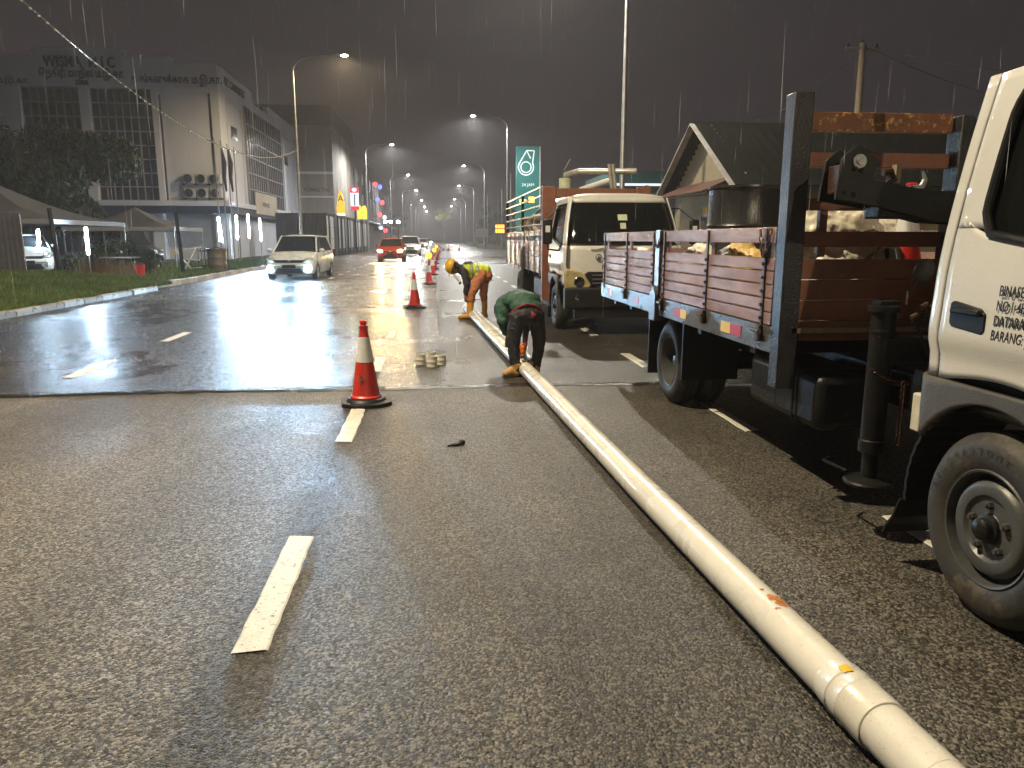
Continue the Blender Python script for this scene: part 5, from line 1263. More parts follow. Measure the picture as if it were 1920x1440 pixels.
M['teal'] = pm('teal_sign_panel', (0.03, 0.22, 0.21), .4, 0, .12, .6); M['teal_em'] = em('backlit_teal', (.02, .16, .15), .25); M['emblem'] = em('backlit_white_emblem', (.8, .9, .88), .35)
m = MB(); m.bx(-1.15, 1.15, -.15, .15, 2.2, 10.3); sg = m.build('sign_panel', M['teal_em'], t, bevel=.03)
m = MB(); m.bx(1.16, 1.24, -.17, .17, 2.0, 10.3); m.build('edge_strip', M['white_paint'], t)
m = MB(); m.bx(-.9, -.6, -.1, .1, 0, 2.19); m.bx(.6, .9, -.1, .1, 0, 2.19); m.build('legs', M['galv'], t)
# emblem: ring, drop outline, triangle
def ring2d(pts, wid, y, name, parent, mat, closed=True):
    m = MB(); P2 = [Vector((a, 0, b_)) for a, b_ in pts]
    for i in range(len(P2) if closed else len(P2) - 1):
        a, c = P2[i], P2[(i + 1) % len(P2)]
        m.beam((a.x, y, a.z), (c.x, y, c.z), wid, .03, (0, 1, 0))
    return m.build(name, mat, parent)
ci = [(-.18 + .50*math.cos(a*math.pi/14), 8.35 + .50*math.sin(a*math.pi/14)) for a in range(28)]
ring2d(ci, .09, -.17, 'emblem_ring', sg, M['emblem'])
dr = [(-.18 + .74*math.cos(a), 8.35 + .74*math.sin(a)) for a in [R(d_) for d_ in range(150, 391, 12)]]
ring2d([(.62, 9.9), (-.12, 9.9)] + dr + [(.62, 9.9)] , .11, -.172, 'emblem_drop', sg, M['emblem'], False)
ring2d([(-.12, 9.9), (.28, 9.15)], .1, -.174, 'emblem_stroke', sg, M['emblem'], False)
text_mesh('sign_letters', '24 JAM', .42, M['emblem'], sg, (-.6, -.17, 6.55), FR, .01)
m = MB(); m.bx(-.8, -.15, -.18, -.16, 5.0, 5.3); m.bx(.1, .65, -.18, -.16, 5.0, 5.55); m.build('price_strip', M['em_orange'], sg)
t = thing('petrol_canopy', 'flat teal petrol station canopy with a lit white edge behind the house', 'canopy', (21.5, 75, 0))
m = MB(); m.bx(-5, 5, -4, 8, 6.55, 7.7); m.build('fascia', M['teal'], t)
m = MB(); m.bx(-4.9, 4.9, -4.06, -4.001, 6.4, 6.62); m.build('light_strip', M['em_white'], t)
for x in (-3.5, 3.5):
    m = MB(); m.bx(x-.25, x+.25, -.25, .25, 0, 6.54); m.build('column', M['white_paint'], t)
up_ = thing('utility_pole', 'old wooden utility pole rising behind the crane truck headboard', 'pole', (17.0, 30, 0))
m = MB(); m.tube([(0, 0, 0), (.05, 0, 4.5), (0, 0, 9.1)], [.17, .15, .12], 10); m.build('shaft', M['wood'], up_, smooth=True)
m = MB(); m.beam((-.7, 0, 8.9), (.7, 0, 8.9), .09, .09); m.build('crossarm', M['wood'], up_)
for x in (-.6, 0, .6):
    m = MB(); m.lathe([(.05, 0), (.06, .06), (.03, .09), (.05, .13), (0, .16)], (x, 0, 8.95 if x else 9.1), seg=10); m.build('insulator', M['black_plastic'], up_, smooth=True)
def cable(label, p0, p1, sag, r=.012):
    m = MB(); p0, p1 = Vector(p0), Vector(p1)
    m.tube([p0.lerp(p1, f/20) + Vector((0, 0, -sag*4*(f/20)*(1-f/20))) for f in range(21)], r, 5)
    tag(m.build('cable', M['galv'], smooth=True), label, 'cable')
cable('thin cable from the utility pole towards the house gable', (17.0, 30, 9.0), (10.5, 24.6, 5.3), .4)
cable('faint cable leaving the utility pole to the right', (17.0, 30, 9.0), (34, 24, 7.0), .8)
cable('faint upper cable leaving the utility pole to the right', (17.0, 30, 9.05), (38, 40, 8.6), .8)
t = thing('roadside_board', 'pale blank board on two posts at the far right verge', 'board', (6.9, 112, 0))
m = MB(); m.bx(-.95, .95, -.05, .05, 1.75, 3.0); m.build('panel', M['panel'], t); m = MB(); m.bx(-.7, -.62, .051, .12, 0, 2.9); m.build('post', M['galv'], t); m = MB(); m.bx(.62, .7, .051, .12, 0, 2.9); m.build('post', M['galv'], t)
t = thing('message_board', 'glowing orange message board left of the stake truck rack', 'message board', (9.6, 112, 0))
m = MB(); m.bx(-.75, .75, 0, .3, 2.2, 3.7); m.build('housing', M['black_metal'], t); m = MB(); m.bx(-.06, .06, .3, .42, 0, 2.6); m.build('post', M['galv'], t)
for r_ in range(2):
    for c_ in range(4):
        m = MB(); m.bx(-.66 + c_*.34, -.40 + c_*.34, -.03, -.002, 3.05 - r_*.7, 3.55 - r_*.62); m.build('lit_cell', M['em_orange'], t)
rnd = random.Random(77)
lobf = lambda n_, sx_, sz, z0: [((rnd.uniform(-sx_, sx_), rnd.uniform(-sx_, sx_), rnd.uniform(z0, z0 + sz)), (rnd.uniform(.8, 1.4), rnd.uniform(.8, 1.4), rnd.uniform(.6, 1.1))) for _ in range(n_)]
M['leaf_lime'] = pm('lime_green_leaves', (0.16, 0.20, 0.03), .5, 0, .3, 1)
tree('street_tree', 'round lime green tree lit up at the far end of the road', (3.4, 262, 0), 10, lobf(10, 1.8, 2.5, 8.2), 2600, .3, 41, 'leaf_lime', .25)
for i, (x, y, h) in enumerate([(15, 128, 7), (21, 118, 9), (28, 112, 10), (13.5, 165, 9), (15, 215, 9), (36, 108, 11), (-13, 205, 9), (-12, 250, 10)]):
    tree('far_tree', ('dark tree on the far right beyond the verge, ' if x > 0 else 'dark tree at the end of the shop row, ') + ORD[i if x > 0 else i - 6] + ' from the road side', (x, y, 0), h, lobf(10, 2.6, h * .5, h * .35), 2200, .34, 50 + i, group='far dark trees')

# ================================================================== cones, pipe, small things
M['amber'] = em('amber_beacon', (1.0, .50, .03), 3.0)
M['mark_green'] = pm('dark_green_stencil', (.05, .085, .035), .6)
def make_cone():
    t = thing('traffic_cone', 'x', 'traffic cone', (0, 0, 0), 0, 'traffic cones along the lane line')
    m = MB(); o = [(.225, .12), (.12, .225), (-.12, .225), (-.225, .12), (-.225, -.12), (-.12, -.225), (.12, -.225), (.225, -.12)]
    m.prism(o, 'Z', 0, .035); m.lathe([(.185, .035), (.165, .06), (.14, .062)], seg=32); m.build('base', M['black_plastic'], t, bevel=.006)
    prof = lambda z: .128 - (z - .062) * .148
    m = MB(); m.lathe([(.14, .06), (.142, .075), (.13, .085)] + [(prof(.09), .09), (prof(.4), .4), (prof(.66), .66), (.036, .70), (.040, .71), (.040, .725), (.030, .73), (.030, .755), (.034, .757), (.034, .768), (.024, .775), (0, .776)], seg=32); m.build('body', M['red_plastic'], t, smooth=True)
    m = MB(); m.lathe([(prof(.395) + .0005, .395), (prof(.395) + .003, .397), (prof(.62) + .003, .618), (prof(.62) + .0005, .62)], seg=32); m.build('reflective_band', M['reflect_white'], t, smooth=True)
    return t
cone0 = make_cone()
def beacon(t):
    m = MB(); m.lathe([(.03, .77), (.035, .80), (.055, .80), (.055, .84), (.03, .85)], seg=14); b_ = m.build('beacon_base', M['yellow'], t, smooth=True)
    m = MB(); m.lathe([(0, -.035), (.085, -.035), (.095, -.02), (.095, .02), (.085, .035), (0, .035)], (0, 0, .94), 'Y', 20); m.build('beacon_lens', M['amber'], b_, smooth=True)
CONES = [(-.66, 6.86, 'large red cone closest to the camera with a white band and green mark', 0), (-.47, 16.6, 'second red cone from the camera, standing in its own reflection', 0),
         (-.21, 25.4, 'third red cone, topped with a lit amber beacon', 1), (-.1, 31.9, 'fourth red cone, right behind the first beacon cone', 0), (-.03, 38.0, 'fifth cone in the line, carrying an amber beacon', 1), (.03, 46.2, 'sixth cone in the receding line', 0),
         (.12, 54.5, 'seventh cone in the receding line, with amber beacon', 1), (.2, 62, 'eighth cone in the receding line', 0), (.3, 71, 'ninth cone in the receding line', 0), (.45, 82, 'tenth cone in the receding line', 0),
         (1.06, 98.5, 'small far cone left of the pair near the junction', 0), (1.7, 96, 'small far cone in the middle near the junction', 0), (3.1, 97, 'small far cone standing alone near the junction', 0), (.9, 120, 'tiny cone at the end of the line', 0), (.6, 132, 'tiny last cone beyond all the others', 0)]
for i, (x, y, lab, bc) in enumerate(CONES):
    t = cone0 if i == 0 else copy_tree(cone0)
    t.location = (x, y, .010 if y > 7.6 else .002); t.rotation_euler = (0, 0, R(random.uniform(-25, 25) if i else 8)); t['label'] = lab
    if bc: beacon(t)
m = MB(); m.grid([[(-.07 + .026*k_, -.107 + abs(k_ - 1.5)*.006, .225 + .012*k_), (-.055 + .02*k_, -.100 + abs(k_ - 1.5)*.006, .265 - .006*k_)] for k_ in range(4)])
m.add([(-.06, -.103, .30), (-.035, -.109, .275), (-.02, -.108, .25), (-.045, -.108, .262)], [(0, 1, 2, 3)])
m.build('green_mark', M['mark_green'], cone0)
# cones carried on the truck bed
t = copy_tree(cone0); t.location = (2.98, 4.55, 1.07); t['label'] = 'red cone standing on the truck bed right of the bags'; t['group'] = 'cones on the truck bed'
for ch in list(t.children):
    if ch.name.startswith('green_mark'): bpy.data.objects.remove(ch)
t2_ = copy_tree(cone0); t2_.location = (2.80, 4.42, 1.22); t2_.rotation_euler = (R(88), 0, R(70)); t2_['label'] = 'red and white cone lying on the truck bed by the crane'; t2_['group'] = 'cones on the truck bed'
for ch in list(t2_.children):
    if ch.name.startswith('green_mark'): bpy.data.objects.remove(ch)
for o in [c_ for c_ in bpy.data.objects if c_.name.startswith('green_mark') and c_.parent is not cone0]: bpy.data.objects.remove(o)

# pipe: joined lengths with sockets
M['pvc'] = pm('cream_plastic_pipe', (.69, .675, .62), .28, 0, .08, 3, .06, 20, coat=.4, drops=130, rust=((.42, .36, .25), .06, 5))
PIPE = [(.62, 15.6), (.66, 14.6), (.96, 8.25), (1.155, 4.02), (1.25, 2.40), (1.28, 1.90), (1.305, 1.5), (1.37, .2), (1.46, -1.6)]
def ppos(y):
    for (xa, ya), (xb, yb) in zip(PIPE, PIPE[1:]):
        if yb <= y <= ya: return xa + (xb - xa) * (ya - y) / (ya - yb)
    return PIPE[-1][0]
pipe = thing('plastic_pipe', 'long cream plastic drain pipe lying along the road past the workers', 'pipe', (ppos(8), 8, 0))
def pp(y, z=.09): return Vector((ppos(y) - ppos(8), y - 8, z))
ys_ = [15.6, 14.9, 13, 11, 9.5, 8.25, 7, 5.5, 4.5, 4.02, 3.4, 2.9, 2.44, 2.1, 1.92, 1.6]
RP = .078
m = MB(); m.tube([pp(y) for y in ys_], RP, 28); m.tube([pp(15.6), pp(15.58)], RP * .9, 28); m.build('pipe_length', M['pvc'], pipe, smooth=True)
m = MB(); m.tube([pp(1.62), pp(1.2), pp(.2), pp(-1.6)], RP * .985, 28); m.build('pipe_length', M['pvc'], pipe, smooth=True)
def socket(y0, y1, sticker=False):
    m = MB(); r = []; yy = [y0 + .02, y0, y0 - .045, y0 - .05, y0 - .055, y0 - .10, y0 - .105, y0 - .11, y1 + .01, y1, y1]
    rr_ = [RP, RP + .004, RP + .005, RP + .009, RP + .005, RP + .006, RP + .009, RP + .006, RP + .007, RP + .006, RP - .004]
    m.tube([pp(y) for y in yy], rr_, 28); return m.build('socket', M['pvc'], pipe, smooth=True)
sk = socket(2.06, 1.84)
def decal_on_pipe(y0, y1, a0, a1, mat, name, parent, n=4, rag=0.0, seed=3):
    rnd = random.Random(seed); m = MB(); rows = []
    for i in range(n + 1):
        y = y0 + (y1 - y0) * i / n; rw = []
        for k_ in range(n + 1):
            a = a0 + (a1 - a0) * k_ / n + rnd.uniform(-rag, rag); c = pp(y + rnd.uniform(-rag, rag) * .1); q = RP + (.0085 if name == 'pipe_sticker' else .0015)
            rw.append((c.x + q * math.cos(a), c.y, c.z + q * math.sin(a)))
        rows.append(rw)
    m.grid(rows); return m.build(name, mat, parent)
decal_on_pipe(2.035, 2.0, R(88), R(110), M['yellow'], 'pipe_sticker', sk)
mud = pm('orange_mud', (.50, .17, .03), .6, 0, .3, 40); rnd = random.Random(6); m = MB()
for i in range(46):
    y = 2.49 + rnd.gauss(0, .028); a = R(84) + rnd.gauss(0, .17); c = pp(y); q = RP + .0012; s = rnd.uniform(.003, .012)
    ctr = Vector((c.x + q*math.cos(a), c.y, c.z + q*math.sin(a))); tn = Vector((-math.sin(a), 0, math.cos(a))); n = len(m.v); kk = 6
    m.v += [tuple(ctr + tn * s * math.cos(j*6.283/kk) * rnd.uniform(.6, 1.2) + Vector((0, 1, 0)) * s * math.sin(j*6.283/kk) * rnd.uniform(.6, 1.3)) for j in range(kk)]; m.f.append(tuple(range(n, n + kk)))
struct(m.build('mud_splash', mud, pipe), 'stuff')
# second pipe length lying beside the first, beyond the worker
sp = MB(); sp.tube([(.12, 0, .055), (-.05, 3.0, .055), (-.22, 6.3, .055)], .045, 20)
o = sp.build('thin_pipe', M['pvc'], smooth=True, loc=(.97 + .04, 8.7, .008)); tag(o, 'thinner pale pipe lying alongside the drain pipe between the two workers', 'pipe')
# short couplings
M['pvc_w'] = pm('white_plastic_coupling', (.66, .63, .54), .35, 0, .06, 6)
for i, (x, y, h, lab) in enumerate(((-.20, 8.98, .125, 'white pipe coupling standing leftmost in the cluster of four'), (-.075, 9.12, .13, 'white pipe coupling at the back of the cluster of four'), (-.06, 8.80, .125, 'white pipe coupling at the front of the cluster of four'), (.045, 8.94, .12, 'white pipe coupling standing rightmost in the cluster of four'))):
    m = MB(); r = .062; m.lathe([(r - .007, 0), (r, 0), (r + .002, .006), (r, .012), (r, h*.46), (r + .003, h*.5), (r, h*.54), (r, h - .012), (r + .002, h - .006), (r, h), (r - .007, h), (r - .007, 0)], seg=32)
    tag(m.build('pipe_coupling', M['pvc_w'], smooth=True, loc=(x, y, .010)), lab, 'coupling', 'short pipe couplings on the road')
m = MB(); m.ell((0, 0, .010), (.04, .03, .014)); m.ell((.04, .03, .016), (.03, .03, .02)); m.tube([(-.03, -.02, .01), (-.07, -.04, .008)], [.012, .004], 6)
tag(m.blob('rubber_scrap', M['black_plastic'], None, .006, 2, (.012, .04), loc=(.13, 5.35, .0)), 'small black scrap lying on the open road', 'scrap')

# ================================================================== people
def limb(m, pts, rad, seg=14):
    m.tube(pts, rad, seg)
    for p, r in zip(pts, rad):
        q = r if not isinstance(r, tuple) else max(r); m.ell(p, (q, q, q), seg=12, rings=8)
def hand(m, wrist, d, palm_n, curl=.6, s=1.0):
    """palm, four unequal bent fingers and a thumb leaving the side of the palm"""
    w = Vector(wrist); d = Vector(d).normalized(); n = Vector(palm_n).normalized(); n = (n - d * n.dot(d)).normalized(); sd = d.cross(n)
    c = w + d * .045 * s; A = Matrix((sd, d, n)).transposed()
    m.ell(c, (.040*s, .050*s, .017*s), A)
    for i, (o_, L_) in enumerate(((-.03, .062), (-.01, .075), (.01, .070), (.029, .055))):
        p0 = w + d * .082 * s + sd * o_ * s; p1 = p0 + (d * math.cos(curl*.5) + n * math.sin(curl*.5)) * L_ * .45 * s
        p2 = p1 + (d * math.cos(curl*1.4) + n * math.sin(curl*1.4)) * L_ * .33 * s; p3 = p2 + (d * math.cos(curl*2.3) + n * math.sin(curl*2.3)) * L_ * .28 * s
        m.tube([p0 - d*.02*s, p0, p1, p2, p3], [.0095*s, .0095*s, .009*s, .0082*s, .006*s], 8)
    t0 = w + d * .025 * s - sd * .028 * s; t1 = t0 + (d * .6 - sd * .7 + n * .4).normalized() * .04 * s; t2_ = t1 + (d * .85 - sd * .15 + n * .6).normalized() * .032 * s
    m.tube([t0, t1, t2_], [.013*s, .011*s, .008*s], 8)
def head(m, c, face, up, s=1.0):
    """skull, jaw, nose, brow, ears and neck socket"""
    c = Vector(c); f = Vector(face).normalized(); u = Vector(up); u = (u - f * u.dot(f)).normalized(); r_ = f.cross(u); A = Matrix((r_, f, u)).transposed()
    P_ = lambda a, b_, d: c + r_*a*s + f*b_*s + u*d*s
    m.ell(P_(0, -.01, .03), (.078*s, .098*s, .10*s), A); m.ell(P_(0, .025, -.055), (.06*s, .068*s, .062*s), A)
    m.ell(P_(0, .1, -.02), (.014*s, .02*s, .026*s), A); m.ell(P_(0, .085, .022), (.055*s, .018*s, .012*s), A); m.ell(P_(0, .083, -.065), (.026*s, .012*s, .012*s), A)
    for e in (-1, 1): m.ell(P_(e*.08, -.01, -.01), (.012*s, .022*s, .034*s), A)
M['cloth_black'] = pm('black_wet_cloth', (.010, .010, .013), .65, 0, .3, 8, .35, 45)
M['cloth_navy'] = pm('black_jersey', (.016, .017, .026), .7, 0, .3, 8, .35, 45)
M['cloth_orange'] = pm('salmon_orange_trousers', (.46, .165, .075), .65, 0, .16, 6, .35, 40)
M['boot_y'] = pm('yellow_rubber_boot', (.62, .30, .02), .32, 0, .12, 6, .06, 30, coat=.3)
M['vest'] = pm('yellow_green_vest', (.52, .62, .02), .5, 0, .12, 8, .3, 40)
M['vest_band'] = pm('grey_reflective_tape', (.34, .35, .33), .35, .2, .15, 10)
M['helmet'] = pm('yellow_helmet_plastic', (.72, .42, .015), .28, 0, .06, 5, coat=.4)
M['cloth_green'] = pm('dark_green_shirt', (.022, .075, .050), .7, 0, .18, 7, .35, 40)
M['cloth_red'] = pm('dark_red_hem', (.22, .015, .03), .7, 0, .2, 9)
M['tan_boot'] = pm('tan_leather_boot', (.42, .23, .07), .55, 0, .2, 8, .2, 40)
M['hair'] = pm('black_hair', (.012, .011, .011), .6, 0, .3, 20, .4, 90)
M['orange_tool'] = pm('orange_tool_case', (.62, .12, .02), .4, 0, .12, 8)

w1 = thing('person', 'worker in yellow helmet, lime vest and orange trousers bending over the pipe', 'person', (.75, 14.3, 0), 0, 'road workers')
O = Vector((.75, 14.3, 0)); V = lambda *p: Vector(p) - O
hipF, kneeF, ankF = V(.87, 14.19, .84), V(.665, 14.10, .50), V(.62, 14.14, .10)
hipR, kneeR, ankR = V(.95, 14.42, .84), V(.915, 14.47, .47), V(.935, 14.5, .10)
pel, chest, neck = V(.92, 14.3, .86), V(.63, 14.3, .94), V(.46, 14.3, .94)
shN, elN, waN = V(.53, 14.12, .90), V(.575, 14.04, .67), V(.56, 14.06, .46)
shF, elF, waF = V(.53, 14.48, .90), V(.62, 14.50, .66), V(.70, 14.40, .45)
m = MB()
limb(m, [hipF, kneeF, ankF], [.075, .05, .035]); limb(m, [hipR, kneeR, ankR], [.075, .05, .035])
limb(m, [pel, chest, neck], [.10, .10, .045]); limb(m, [shN, elN, waN], [.05, .038, .026]); limb(m, [shF, elF, waF], [.05, .038, .026])
m.tube([neck, V(.38, 14.3, .955)], [.05, .048], 12); head(m, V(.325, 14.3, .955), (-.35, -.12, -.93), (-.93, 0, .36), 1.0)
hand(m, waN, (-.05, .05, -1), (.6, .6, .1)); hand(m, waF, (-.1, -.1, -1), (-.6, .5, .1))
m.tube([ankF, V(.52, 14.14, .05)], [.035, .03], 10); m.tube([ankR, V(.86, 14.47, .05)], [.035, .03], 10)
m.blob('body', M['skin'], w1, .009, 2)
m = MB(); limb(m, [hipF, V(.76, 14.14, .67), kneeF, V(.645, 14.12, .37)], [.118, .105, .09, .088]); limb(m, [hipR, V(.93, 14.45, .64), kneeR, V(.925, 14.48, .36)], [.112, .092, .078, .072]); m.ell(V(.93, 14.3, .87), (.125, .19, .12)); m.ell(V(.99, 14.27, .82), (.09, .15, .12))
m.blob('trousers', M['cloth_orange'], w1, .011, 3, (.035, .05))
for (a, k_, toe, tx) in ((ankF, V(.648, 14.11, .40), V(.46, 14.13, .05), 1), (ankR, V(.925, 14.48, .38), V(.83, 14.46, .05), .9)):
    m = MB(); limb(m, [k_, (k_ + a) / 2 + Vector((.008, 0, 0)), a + Vector((0, 0, .02))], [.068*tx, .066*tx, .058*tx]); m.ell(a + Vector((.01, 0, -.045)), (.06, .05, .05)); m.ell((a + toe) / 2 + Vector((0, 0, -.018)), (.11, .05, .045)); m.ell(toe, (.055, .048, .042)); b_ = m.blob('boot', M['boot_y'], w1, .010, 3)
    m = MB(); m.bx(min(a.x, toe.x) - .05, max(a.x, toe.x) + .07, a.y - .05, a.y + .05, .010, .028); m.build('sole', M['black_plastic'], b_, bevel=.008)
m = MB(); limb(m, [pel + Vector((-.12, 0, .02)), chest, V(.50, 14.3, .93)], [.13, .15, .10]); limb(m, [shN, elN, waN + Vector((.0, 0, .03))], [.075, .062, .046]); limb(m, [shF, elF, waF + Vector((0, 0, .03))], [.075, .062, .046]); m.tube([V(.5, 14.3, .94), V(.42, 14.3, .945)], [.075, .062], 12); m.ell(V(.52, 14.3, .92), (.09, .22, .08))
m.blob('jacket', M['cloth_navy'], w1, .011, 3, (.03, .05))
m = MB()
for (c, r) in ((V(.97, 14.3, .915), (.085, .185, .115)), (V(.86, 14.3, .90), (.12, .195, .145)), (V(.74, 14.3, .915), (.12, .19, .15)), (V(.63, 14.3, .935), (.10, .185, .135)), (V(.56, 14.3, .95), (.06, .15, .10)), (V(.72, 14.3, .82), (.13, .16, .10)), (V(.80, 14.2, .80), (.09, .1, .1))): m.ell(c, r)
vs_ = m.blob('vest', M['vest'], w1, .013, 4, (.018, .07))
for x, z, rz_, ry_ in ((.80, .885, .158, .205), (.68, .90, .158, .200)):
    m = MB(); n_ = 36; c = V(x, 14.3, z); tilt = .32
    rows = [[(c.x + d_ + tilt * rz_ * math.sin(a) * -.5, c.y + ry_ * math.cos(a), c.z + rz_ * math.sin(a)) for a in [2*math.pi*i_/n_ for i_ in range(n_ + 1)]] for d_ in (-.022, .022)]
    m.grid(rows); m.build('reflective_tape', M['vest_band'], vs_, smooth=True, solid=.006)
hc = V(.305, 14.3, .995); up_v = Vector((-.93, -.05, .36)).normalized(); fc = Vector((-.36, -.1, -.93)); fc = (fc - up_v * fc.dot(up_v)).normalized(); A = Matrix((fc.cross(up_v), fc, up_v)).transposed()
m = MB(); rr_ = []
for i in range(9):
    t_ = i / 8 * math.pi / 2; rr_.append([tuple(hc + A @ Vector((.122*math.cos(t_)*math.cos(a), .142*math.cos(t_)*math.sin(a), .125*math.sin(t_)))) for a in [2*math.pi*k_/24 for k_ in range(25)]])
m.grid(rr_); hl_ = m.build('helmet', M['helmet'], w1, smooth=True, solid=.006)
m = MB(); m.grid([[tuple(hc + A @ Vector((.120*math.cos(a)*q_, (.142*math.sin(a) + (.05 if math.sin(a) > 0 else 0)*math.sin(a)) * q_, -.004 - .008*(q_ > 1.0)))) for a in [2*math.pi*k_/24 for k_ in range(25)]] for q_ in (.97, 1.10)]); m.build('helmet_brim', M['helmet'], hl_, smooth=True, solid=.005)
m = MB(); m.ell(hc + A @ Vector((0, -.03, -.06)), (.088, .088, .088), A); m.tube([hc + A @ Vector((0, -.05, -.10)), V(.44, 14.3, .955)], [.075, .085], 12); m.blob('balaclava', M['cloth_navy'], w1, .012, 3)
t = thing('tube_torch', 'white tube with a black end hanging below the bending worker face', 'torch', (.40, 14.16, .70))
m = MB(); m.tube([(-.055, 0, .15), (.05, 0, .0)], .022, 10); m.build('tube', M['white_paint'], t, smooth=True); m = MB(); m.tube([(.05, 0, .0), (.07, 0, -.03)], .027, 10); m.build('end_cap', M['black_plastic'], t, smooth=True)
m = MB(); m.tube([(-.055, 0, .15), (-.01, .08, .22), (.04, .12, .24)], .005, 6); m.build('strap', M['black_plastic'], t)

w2p = thing('person', 'worker in green shirt and black trousers bent double sawing the pipe', 'person', (.98, 8.12, 0), 0, 'road workers')
O = Vector((.98, 8.12, 0))
hL, kL, aL = V(.89, 8.10, .66), V(.835, 8.09, .37), V(.865, 8.06, .10)
hR, kR, aR = V(1.09, 8.14, .66), V(1.135, 8.17, .37), V(1.095, 8.20, .10)
pel, mid, nck = V(.99, 8.13, .71), V(.93, 8.36, .82), V(.86, 8.60, .72)
sL, eL, wLh = V(.76, 8.52, .72), V(.80, 8.45, .46), V(.925, 8.34, .26)
sR, eR, wRh = V(1.0, 8.58, .74), V(1.03, 8.55, .48), V(1.0, 8.42, .27)
m = MB(); limb(m, [hL, kL, aL], [.075, .05, .035]); limb(m, [hR, kR, aR], [.075, .05, .035]); limb(m, [pel, mid, nck], [.09, .085, .045]); limb(m, [sL, eL, wLh], [.05, .04, .027]); limb(m, [sR, eR, wRh], [.05, .04, .027])
m.tube([nck, V(.80, 8.70, .66)], [.055, .05], 12); head(m, V(.775, 8.76, .63), (.25, -.2, -.95), (-.2, .9, -.3), 1.0)
hand(m, wLh, (.15, -.2, -1), (1, .1, 0), .9); hand(m, wRh, (-.1, -.2, -1), (-1, .1, 0), .9)
m.tube([aL, V(.79, 8.04, .05)], [.035, .03], 10); m.tube([aR, V(1.1, 8.3, .05)], [.035, .03], 10)
m.blob('body', M['skin'], w2p, .009, 2)
m = MB(); limb(m, [hL, V(.855, 8.09, .52), kL, V(.845, 8.07, .22), aL + Vector((0, 0, .0))], [.098, .086, .072, .062, .060]); limb(m, [hR, V(1.115, 8.15, .52), kR, V(1.12, 8.18, .22), aR], [.098, .086, .072, .062, .060]); m.ell(V(.99, 8.10, .68), (.175, .12, .105)); m.ell(V(.99, 8.13, .73), (.165, .12, .07))
tr_ = m.blob('trousers', M['cloth_black'], w2p, .010, 3, (.022, .05))
m = MB(); m.tube([V(1.02, 7.985, .735), V(1.05, 7.975, .69), V(1.03, 7.975, .66)], [.012, .028, .015], 8); m.blob('red_glove', M['cloth_red'], tr_, .008, 2)
m = MB(); m.tube([V(.80, 8.09, .46), V(.785, 8.09, .33)], [.05, .05], 8); m.blob('cargo_pocket', M['cloth_black'], tr_, .012, 2)
for (a, toe) in ((aL, V(.745, 8.03, .05)), (aR, V(1.11, 8.33, .05))):
    m = MB(); m.tube([a + Vector((0, 0, .06)), a + Vector((0, 0, -.02))], [.062, .058], 14); m.ell(a + Vector((0, 0, -.045)), (.06, .06, .045)); d_ = toe - a; m.tube([a + Vector((0, 0, -.05)), a + d_*.6 + Vector((0, 0, .006)), toe + Vector((0, 0, -.004))], [.052, .048, .04], 12); m.ell(toe, (.042, .042, .036)); b_ = m.blob('work_boot', M['tan_boot'], w2p, .009, 2)
    m = MB(); ax = Vector((d_.x, d_.y, 0)).normalized(); m.beam(Vector((a.x, a.y, .012)) - ax*.055, Vector((toe.x, toe.y, .012)) + ax*.035, .095, .022); m.build('sole', M['black_plastic'], b_, bevel=.008)
m = MB()
for (c, r) in ((V(.985, 8.17, .765), (.175, .12, .09)), (V(.97, 8.27, .81), (.19, .15, .125)), (V(.93, 8.40, .815), (.19, .15, .13)), (V(.88, 8.54, .775), (.20, .13, .125)), (V(.86, 8.62, .735), (.13, .10, .10)), (V(.80, 8.46, .70), (.09, .12, .13))): m.ell(c, r)
limb(m, [sL, V(.765, 8.44, .58), eL], [.088, .082, .062]); limb(m, [sR, V(1.03, 8.56, .60), eR], [.08, .07, .055])
sh_ = m.blob('shirt', M['cloth_green'], w2p, .010, 3, (.022, .07))
m = MB(); pts = [V(.80, 8.20, .665), V(.83, 8.09, .715), V(.90, 8.045, .775), V(.98, 8.04, .805), V(1.07, 8.055, .785), V(1.14, 8.10, .735), V(1.165, 8.2, .69)]
m.tube(pts, [(.014, .02)] * 7, 8); m.build('shirt_hem', M['cloth_red'], sh_, smooth=True)
m = MB(); m.ell(V(.765, 8.79, .66), (.09, .10, .095)); m.ell(V(.75, 8.74, .70), (.08, .085, .08)); m.blob('hair', M['hair'], w2p, .012, 2)
t = thing('power_saw', 'orange handheld saw held down on the pipe by the bent worker', 'saw', (.965, 8.33, 0))
m = MB(); m.ell((.0, -.02, .30), (.04, .09, .045)); m.ell((.0, -.06, .26), (.032, .05, .05)); m.blob('motor_case', M['orange_tool'], t, .008, 3)
m = MB(); m.tube([(0, .06, .30), (.0, .16, .32), (.0, .20, .25), (.0, .12, .21), (0, .04, .24)], .013, 8); m.build('handle', M['black_plastic'], t, smooth=True)
m = MB(); m.lathe([(0, -.004), (.075, -.004), (.075, .004), (0, .004)], (.03, -.02, .215), 'X', 28); m.build('blade', M['galv'], t)

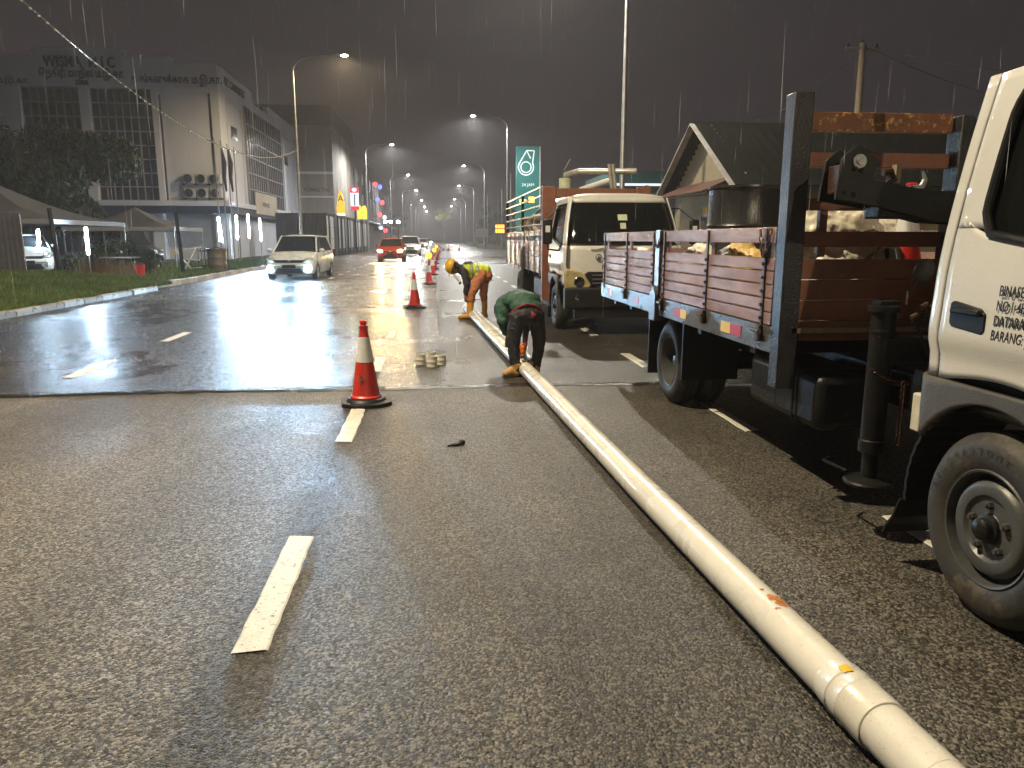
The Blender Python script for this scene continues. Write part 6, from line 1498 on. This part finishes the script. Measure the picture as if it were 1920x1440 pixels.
# ================================================================== rain in the air and splashes on the road
def rain_mat(name, alpha):
    m, n, l, b = _mat(name)
    b.inputs['Base Color'].default_value = (.9, .92, .95, 1); b.inputs['Roughness'].default_value = .25
    tr = n.new('ShaderNodeBsdfTransparent'); tl = n.new('ShaderNodeBsdfTranslucent'); tl.inputs[0].default_value = (.9, .92, .95, 1)
    m1 = n.new('ShaderNodeMixShader'); l.new(b.outputs[0], m1.inputs[1]); l.new(tl.outputs[0], m1.inputs[2])
    m2 = n.new('ShaderNodeMixShader'); m2.inputs[0].default_value = alpha
    l.new(tr.outputs[0], m2.inputs[1]); l.new(m1.outputs[0], m2.inputs[2]); l.new(m2.outputs[0], n['Material Output'].inputs[0])
    return m
def drops_mesh(name, pts, mat):
    vs, fs = [], []
    for (x, y, z, r, L_, lx_) in pts:
        n = len(vs)
        vs += [(x, y, z + L_), (x + lx_ + r, y, z + L_*.25), (x + lx_ - r*.5, y + r*.87, z + L_*.25), (x + lx_ - r*.5, y - r*.87, z + L_*.25), (x + lx_*1.3, y, z)]
        fs += [(n, n+1, n+2), (n, n+2, n+3), (n, n+3, n+1), (n+4, n+2, n+1), (n+4, n+3, n+2), (n+4, n+1, n+3)]
    me = bpy.data.meshes.new(name); me.from_pydata(vs, [], fs); me.materials.append(mat)
    for p in me.polygons: p.use_smooth = True
    o = bpy.data.objects.new(name, me); COL.objects.link(o); return o
rnd = random.Random(90); pts = []
for i in range(1700):
    d = 4 + 44 * rnd.random() ** .8; a = R(5.8) + rnd.uniform(-.66, .66); z = rnd.uniform(.3, min(11, 2.0 + d * .42))
    pts.append((d * math.sin(a), d * math.cos(a), z, rnd.uniform(.0005, .0011) * (1 + d/26), rnd.uniform(.08, .6), rnd.uniform(-.02, .012)))
for i in range(60):
    d = rnd.uniform(1.6, 3.5); a = R(5.8) + rnd.uniform(-.6, .6); pts.append((d * math.sin(a), d * math.cos(a), rnd.uniform(1.5, 1.7 + d * .3), rnd.uniform(.0004, .0009), rnd.uniform(.05, .22), rnd.uniform(-.002, .002)))
struct(drops_mesh('rain', pts, rain_mat('falling_rain', .28)), 'stuff', 'falling rain streaks lit by the lamps')
pts = []
for i in range(3600):
    y = rnd.uniform(9, 30); x = rnd.uniform(-8, 0.2) if rnd.random() < .8 else rnd.uniform(-8, 6)
    if rnd.random() < .55: y = rnd.uniform(19, 27.8); x = rnd.uniform(-8.0, -3.0)
    for k_ in range(rnd.randint(1, 3)):
        pts.append((x + rnd.uniform(-.03, .03), y + rnd.uniform(-.03, .03), .010 + rnd.uniform(0, .03), rnd.uniform(.001, .0028), rnd.uniform(.02, .06), rnd.uniform(-.012, .012)))
struct(drops_mesh('rain_splashes', pts, rain_mat('splash_water', .7)), 'stuff', 'raindrop splashes jumping off the wet road')

# ================================================================== wet night air
def haze_box():
    m, n, l, b = _mat('night_haze')
    n.remove(b)
    v = n.new('ShaderNodeVolumePrincipled'); v.inputs['Density'].default_value = 0.0014; v.inputs['Color'].default_value = (0.90, 0.88, 0.90, 1)
    v.inputs['Anisotropy'].default_value = 0.25
    l.new(v.outputs[0], n['Material Output'].inputs['Volume'])
    mb = MB(); mb.bx(-320, 320, -70, 500, -1.2, 18)
    return struct(mb.build('haze', m), 'stuff', 'thin rain haze lit by the street lamps')
haze_box()
